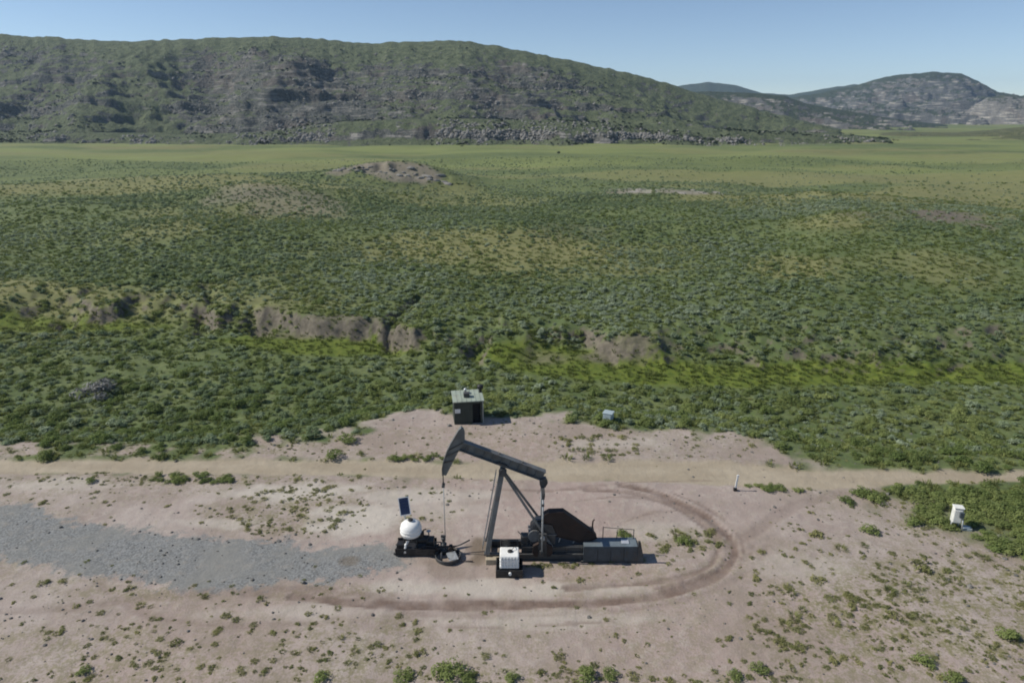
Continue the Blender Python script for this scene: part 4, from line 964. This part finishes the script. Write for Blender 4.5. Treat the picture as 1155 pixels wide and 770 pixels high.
# ------------------------------------------------------------------ scattered ground cover (instances on points)
def scatter(name, pts, scl, tint, protos, label, cat, tilt=.12, hz_=None):
    n = len(pts); me = bpy.data.meshes.new(name); me.vertices.add(n); me.vertices.foreach_set('co', np.asarray(pts, np.float32).ravel())
    rot = np.stack([rng.normal(0, tilt, n), rng.normal(0, tilt, n), rng.uniform(0, 6.283, n)], 1)
    hv = rng.uniform(.75, 1.15, n) if hz_ is None else hz_; s3 = np.stack([scl * rng.uniform(.85, 1.2, n), scl * rng.uniform(.85, 1.2, n), scl * hv], 1)
    for k, t, d in (('rot', 'FLOAT_VECTOR', rot), ('scl', 'FLOAT_VECTOR', s3)):
        a = me.attributes.new(k, t, 'POINT'); a.data.foreach_set('vector', d.astype(np.float32).ravel())
    a = me.attributes.new('tint', 'FLOAT', 'POINT'); a.data.foreach_set('value', np.asarray(tint, np.float32))
    a = me.attributes.new('pick', 'INT', 'POINT'); a.data.foreach_set('value', rng.integers(0, len(protos), n).astype(np.int32))
    o = link(bpy.data.objects.new(name, me)); tag(o, label, cat, None, 'stuff')
    ng = bpy.data.node_groups.new(name, 'GeometryNodeTree'); ng.interface.new_socket('Geometry', in_out='INPUT', socket_type='NodeSocketGeometry'); ng.interface.new_socket('Geometry', in_out='OUTPUT', socket_type='NodeSocketGeometry')
    N, K = ng.nodes, ng.links; gi, go = N.new('NodeGroupInput'), N.new('NodeGroupOutput')
    jn = N.new('GeometryNodeJoinGeometry')
    for p in protos:
        oi = N.new('GeometryNodeObjectInfo'); oi.transform_space = 'ORIGINAL'; oi.inputs['Object'].default_value = p; oi.inputs['As Instance'].default_value = True
        K.new(oi.outputs['Geometry'], jn.inputs[0])
    ip = N.new('GeometryNodeInstanceOnPoints'); ip.inputs['Pick Instance'].default_value = True
    def na(k, t):
        q = N.new('GeometryNodeInputNamedAttribute'); q.data_type = t; q.inputs[0].default_value = k; return q.outputs[0]
    m2p = N.new('GeometryNodeMeshToPoints'); K.new(gi.outputs[0], m2p.inputs[0]); K.new(m2p.outputs[0], ip.inputs['Points']); K.new(jn.outputs[0], ip.inputs['Instance'])
    K.new(na('pick', 'INT'), ip.inputs['Instance Index']); K.new(na('scl', 'FLOAT_VECTOR'), ip.inputs['Scale'])
    e2r = N.new('FunctionNodeEulerToRotation'); K.new(na('rot', 'FLOAT_VECTOR'), e2r.inputs[0]); K.new(e2r.outputs[0], ip.inputs['Rotation'])
    K.new(ip.outputs[0], go.inputs[0])
    md = o.modifiers.new('scatter', 'NODES'); md.node_group = ng; return o
def protos_of(meshes):
    out = []
    for me in meshes: out.append(next((o for o in COL.objects if o.data == me), None) or plant_proto(me))
    return out
def plant_proto(me):   # a shape not yet standing anywhere gets one plant of its own in the greenery
    kind = me.name.split('_')[0]; i_ = int(me.name.split('_')[-1].split('.')[0]); u, v = (300 + i_ * 26, 497 - i_ * 5) if kind != 'grass' else (640 + i_ * 22, 517.5)
    x_, y_, z_ = G1(u, v); n_ = 4 if kind != 'grass' else 3
    return plant('grass_tuft' if kind == 'grass' else 'sagebrush', me, (x_, y_, z_ - .02), .5 if kind == 'grass' else .75, ('green grass tuft on the far verge behind the beam, ' if kind == 'grass' else 'grey-green sagebrush at the edge of the dirt left of the shed, ') + ordinal(i_, n_), 'grass' if kind == 'grass' else 'shrub', 'verge grass tufts' if kind == 'grass' else 'sagebrush left of the shed')
def cand(n, y0, y1, widen=1.0):
    """even random points over the visible valley (a little wider than the view)"""
    t = rng.random(n); a, b = 34., .80 * widen
    # width ~ a + b*y : invert its integral
    A = .5 * b; c0 = a * y0 + A * y0 * y0; c1 = a * y1 + A * y1 * y1; I = c0 + t * (c1 - c0)
    yy = (-a + np.sqrt(a * a + 4 * A * I)) / (2 * A); xx = (rng.random(n) * 2 - 1) * (a + b * yy) * 1.0
    return xx, yy, (a * (y1 - y0) + A * (y1 * y1 - y0 * y0)) * 2
def bare_at(x, y):
    d, r, g, t = masks(x, y); return np.maximum.reduce([d, r, g])
def sample(density, y0, y1, dmax):
    area = cand(1, y0, y1)[2]; n = int(area * dmax); xx, yy, _ = cand(n, y0, y1)
    k = rng.random(n) * dmax < density(xx, yy); return xx[k], yy[k]
def bankpos(x, y): return y - (ln(BANK, x, y) + (fbm(x * .12, y * 0 + 3, 5, 3) - .5) * 5)
def veg_base(x, y):
    b = np.zeros_like(x); m = y < 130; b[m] = np.maximum(bare_at(x[m], y[m]), 0); l = np.zeros_like(x); m2 = (y > 60) & (y < 160); l[m2] = lushmask(x[m2], y[m2])
    return np.clip(1 - b * 1.4, 0, 1) * np.clip(1 - l * 2.2, 0, 1) * (1 - .85 * badland(x, y, False))
def dens_sage(x, y):
    v = veg_base(x, y); bp = bankpos(x, y)
    patch = ss(.30, .52, fbm(x * .03, y * .045, 501, 4)); 
    d = .98 * (.12 + .88 * patch) * (1 - .80 * drymask(x, y) * (bp > 0))
    d = np.where(bp < 0, .85 * (.35 + .65 * patch), d)
    far = 1 - .55 * ss(170, 300, y) - .33 * ss(ln(CREST, x, y) - 25, ln(CREST, x, y) + 30, y)
    return d * v * np.clip(far, 0, 1)
sx1, sy1 = sample(dens_sage, 55, 430, 1.0)
st = H(sx1, sy1); sz1 = rng.gamma(8., .060, len(sx1)).clip(.24, .95) * (1 + .25 * (fbm(sx1 * .05, sy1 * .05, 505, 2) - .5) * 2)
scatter('sagebrush_cover', np.stack([sx1, sy1, st - .03], 1), sz1, np.clip(fbm(sx1 * .04, sy1 * .05, 502, 3) * 1.6 - .3 + rng.normal(0, .22, len(sx1)), 0, 1), protos_of(SAGE), 'carpet of grey-green sagebrush over the valley slope', 'sagebrush')
def dens_green(x, y):
    v = veg_base(x, y); bp = bankpos(x, y); pe = y - ln(PEDGE, x, y)
    patch = ss(.42, .62, fbm(x * .05, y * .06, 511, 3))
    d = np.where(bp < 0, .10 + .28 * patch, .05 + .16 * patch * (1 - ss(150, 260, y)))
    d = d + .35 * np.exp(-((pe - 4) / 6) ** 2) * (bp < 0) + 1.0 * np.exp(-((bp - 1.) / 3.0) ** 2)
    d = d * v * (1 - .8 * ss(230, 300, y)); m = y < 62
    d[m] = np.maximum(d[m], .75 * edge(psd(x[m], y[m], THICKET) + (fbm(x[m] * .4, y[m] * .4, 513, 3) - .5) * 4, .6)) * (1 - masks(x[m], y[m])[1])
    return d
gx_, gy_ = sample(dens_green, 36, 300, 1.2)
sz2 = rng.gamma(6., .095, len(gx_)).clip(.28, 1.05) * np.where(gy_ < 75, 1.0, .85)
scatter('green_shrub_cover', np.stack([gx_, gy_, H(gx_, gy_) - .03], 1), sz2, np.clip(fbm(gx_ * .06, gy_ * .06, 512, 3) * 1.7 - .45 + rng.normal(0, .2, len(gx_)), 0, 1), protos_of(GREEN), 'green brush along the creek and behind the road', 'brush')
def dens_grass(x, y):
    b = np.zeros_like(x); m = y < 130; b[m] = bare_at(x[m], y[m])
    l = np.zeros_like(x); m2 = (y > 60) & (y < 160); l[m2] = lushmask(x[m2], y[m2])
    return (1.0 + .5 * l) * np.clip(1 - 1.2 * b, 0, 1) * (1 - .7 * badland(x, y)) * (1 - .75 * ss(110, 210, y))
ax_, ay_ = sample(dens_grass, 42, 230, 1.5)
scatter('grass_cover', np.stack([ax_, ay_, H(ax_, ay_) - .02], 1), rng.uniform(.22, .48, len(ax_)), np.clip(drymask(ax_, ay_) * .7 + rng.normal(.3, .2, len(ax_)), 0, 1), protos_of(GRASS), 'grass growing between the bushes', 'grass')
def dens_weed(x, y):
    """tufts on the bare pad, by the areas where the photograph shows them"""
    w = weedmap(x, y); n2 = fbm(x * .5, y * .5, 522, 3)
    d = .5 * ss(.42, .6, w['n'])
    for k, a, lo in (('br', 5.0, .36), ('bl', 2.6, .40), ('bb', 4.0, .34), ('ul', 3.6, .36), ('vr', 3.0, .38), ('ap', 1.2, .45), ('en', 3.0, .36), ('rt', 3.5, .3), ('gl', 2.4, .42), ('al', 2.6, .36)): d = np.maximum(d, a * w[k] * ss(lo, lo + .2, n2))
    dd, r, g, t = masks(x, y)
    return d * (1 - .97 * r) * (1 - .9 * g) * (1 - .9 * np.clip(t * 1.5, 0, 1))
wx_, wy_ = sample(lambda x, y: 1.6 * dens_weed(x, y), 24, 75, 8.0)
wz_ = H(wx_, wy_)
scatter('pad_weed_cover', np.stack([wx_, wy_, wz_ - .015], 1), rng.gamma(1.9, .056, len(wx_)) + .045, np.clip(rng.normal(.5, .3, len(wx_)), 0, 1), protos_of(WEED), 'sparse small weeds dotted over the bare dirt', 'weeds')
# pebbles and clods on the pad
ex_, ey_ = sample(lambda x, y: np.full_like(x, 1.) * (.35 + ss(.5, .65, fbm(x * .3, y * .3, 531, 3))) * (1 - .8 * masks(x, y)[1]), 26, 64, 1.4)
scatter('pebble_cover', np.stack([ex_, ey_, H(ex_, ey_)], 1), rng.gamma(1.6, .022, len(ex_)) + .02, rng.random(len(ex_)), rocks[:4], 'small stones strewn over the dirt', 'stones', .5)
# boulders and scrub on the mesa
def on_hill(grid, n, wfun, lo=None):
    X, Y, Z, Rk = grid; w = wfun(X, Y, Z, Rk).ravel(); w = np.clip(w, 0, None); p = w / w.sum(); i = rng.choice(len(w), n, p=p)
    r, c = X.shape; jx = rng.uniform(-1.4, 1.4, n); return np.stack([X.ravel()[i] + jx, Y.ravel()[i], Z.ravel()[i]], 1)
def front_w(X, Y, Z, Rk): return Rk.clip(0, 1) ** 2 * (np.arange(X.shape[0])[:, None] / X.shape[0] < .8) * (np.arange(X.shape[0])[:, None] / X.shape[0] > .05) * ss(.35, .6, fbm(X * .02, Y * .02, 541, 3))
pm_ = np.concatenate([on_hill(MX, 4500, front_w), on_hill(SX, 3600, front_w)])
scatter('mesa_boulder_cover', pm_, rng.gamma(1.6, .42, len(pm_)).clip(0, 1.9) + .3, rng.random(len(pm_)), rocks[:4], 'boulders and broken ledges strewn over the mesa slope', 'boulders', .4)
def scrub_w(X, Y, Z, Rk):
    t = np.arange(X.shape[0])[:, None] / X.shape[0]; return (t > .05) * (t < .68) * ss(.42, .62, fbm(X * .018, Y * .018, 551, 3))
pm_ = np.concatenate([on_hill(MX, 5000, scrub_w), on_hill(SX, 1800, scrub_w)])
jp = [o for o in COL.objects if o.data == JUN][:1]
scatter('mesa_scrub_cover', pm_, rng.gamma(2.4, .35, len(pm_)) + .4, rng.random(len(pm_)), jp, 'dark scrub dotted over the mesa slope', 'scrub')

# ------------------------------------------------------------------ the air
hm = bpy.data.materials.new('thin_blue_haze'); hm.use_nodes = True; hn = hm.node_tree.nodes; hn.clear()
ho = hn.new('ShaderNodeOutputMaterial'); hv_ = hn.new('ShaderNodeVolumePrincipled'); hv_.inputs['Color'].default_value = (.55, .76, 1.0, 1); hv_.inputs['Density'].default_value = .000078; hv_.inputs['Anisotropy'].default_value = .2
hm.node_tree.links.new(hv_.outputs[0], ho.inputs['Volume'])
zlo = float(GZ.min()) - 1.5
hb_ = MB().box((0, 2800, (zlo - 200 + 340) / 2), (11600, 7600, 340 - (zlo - 200))).build('haze', hm); tag(hb_, kind='stuff')
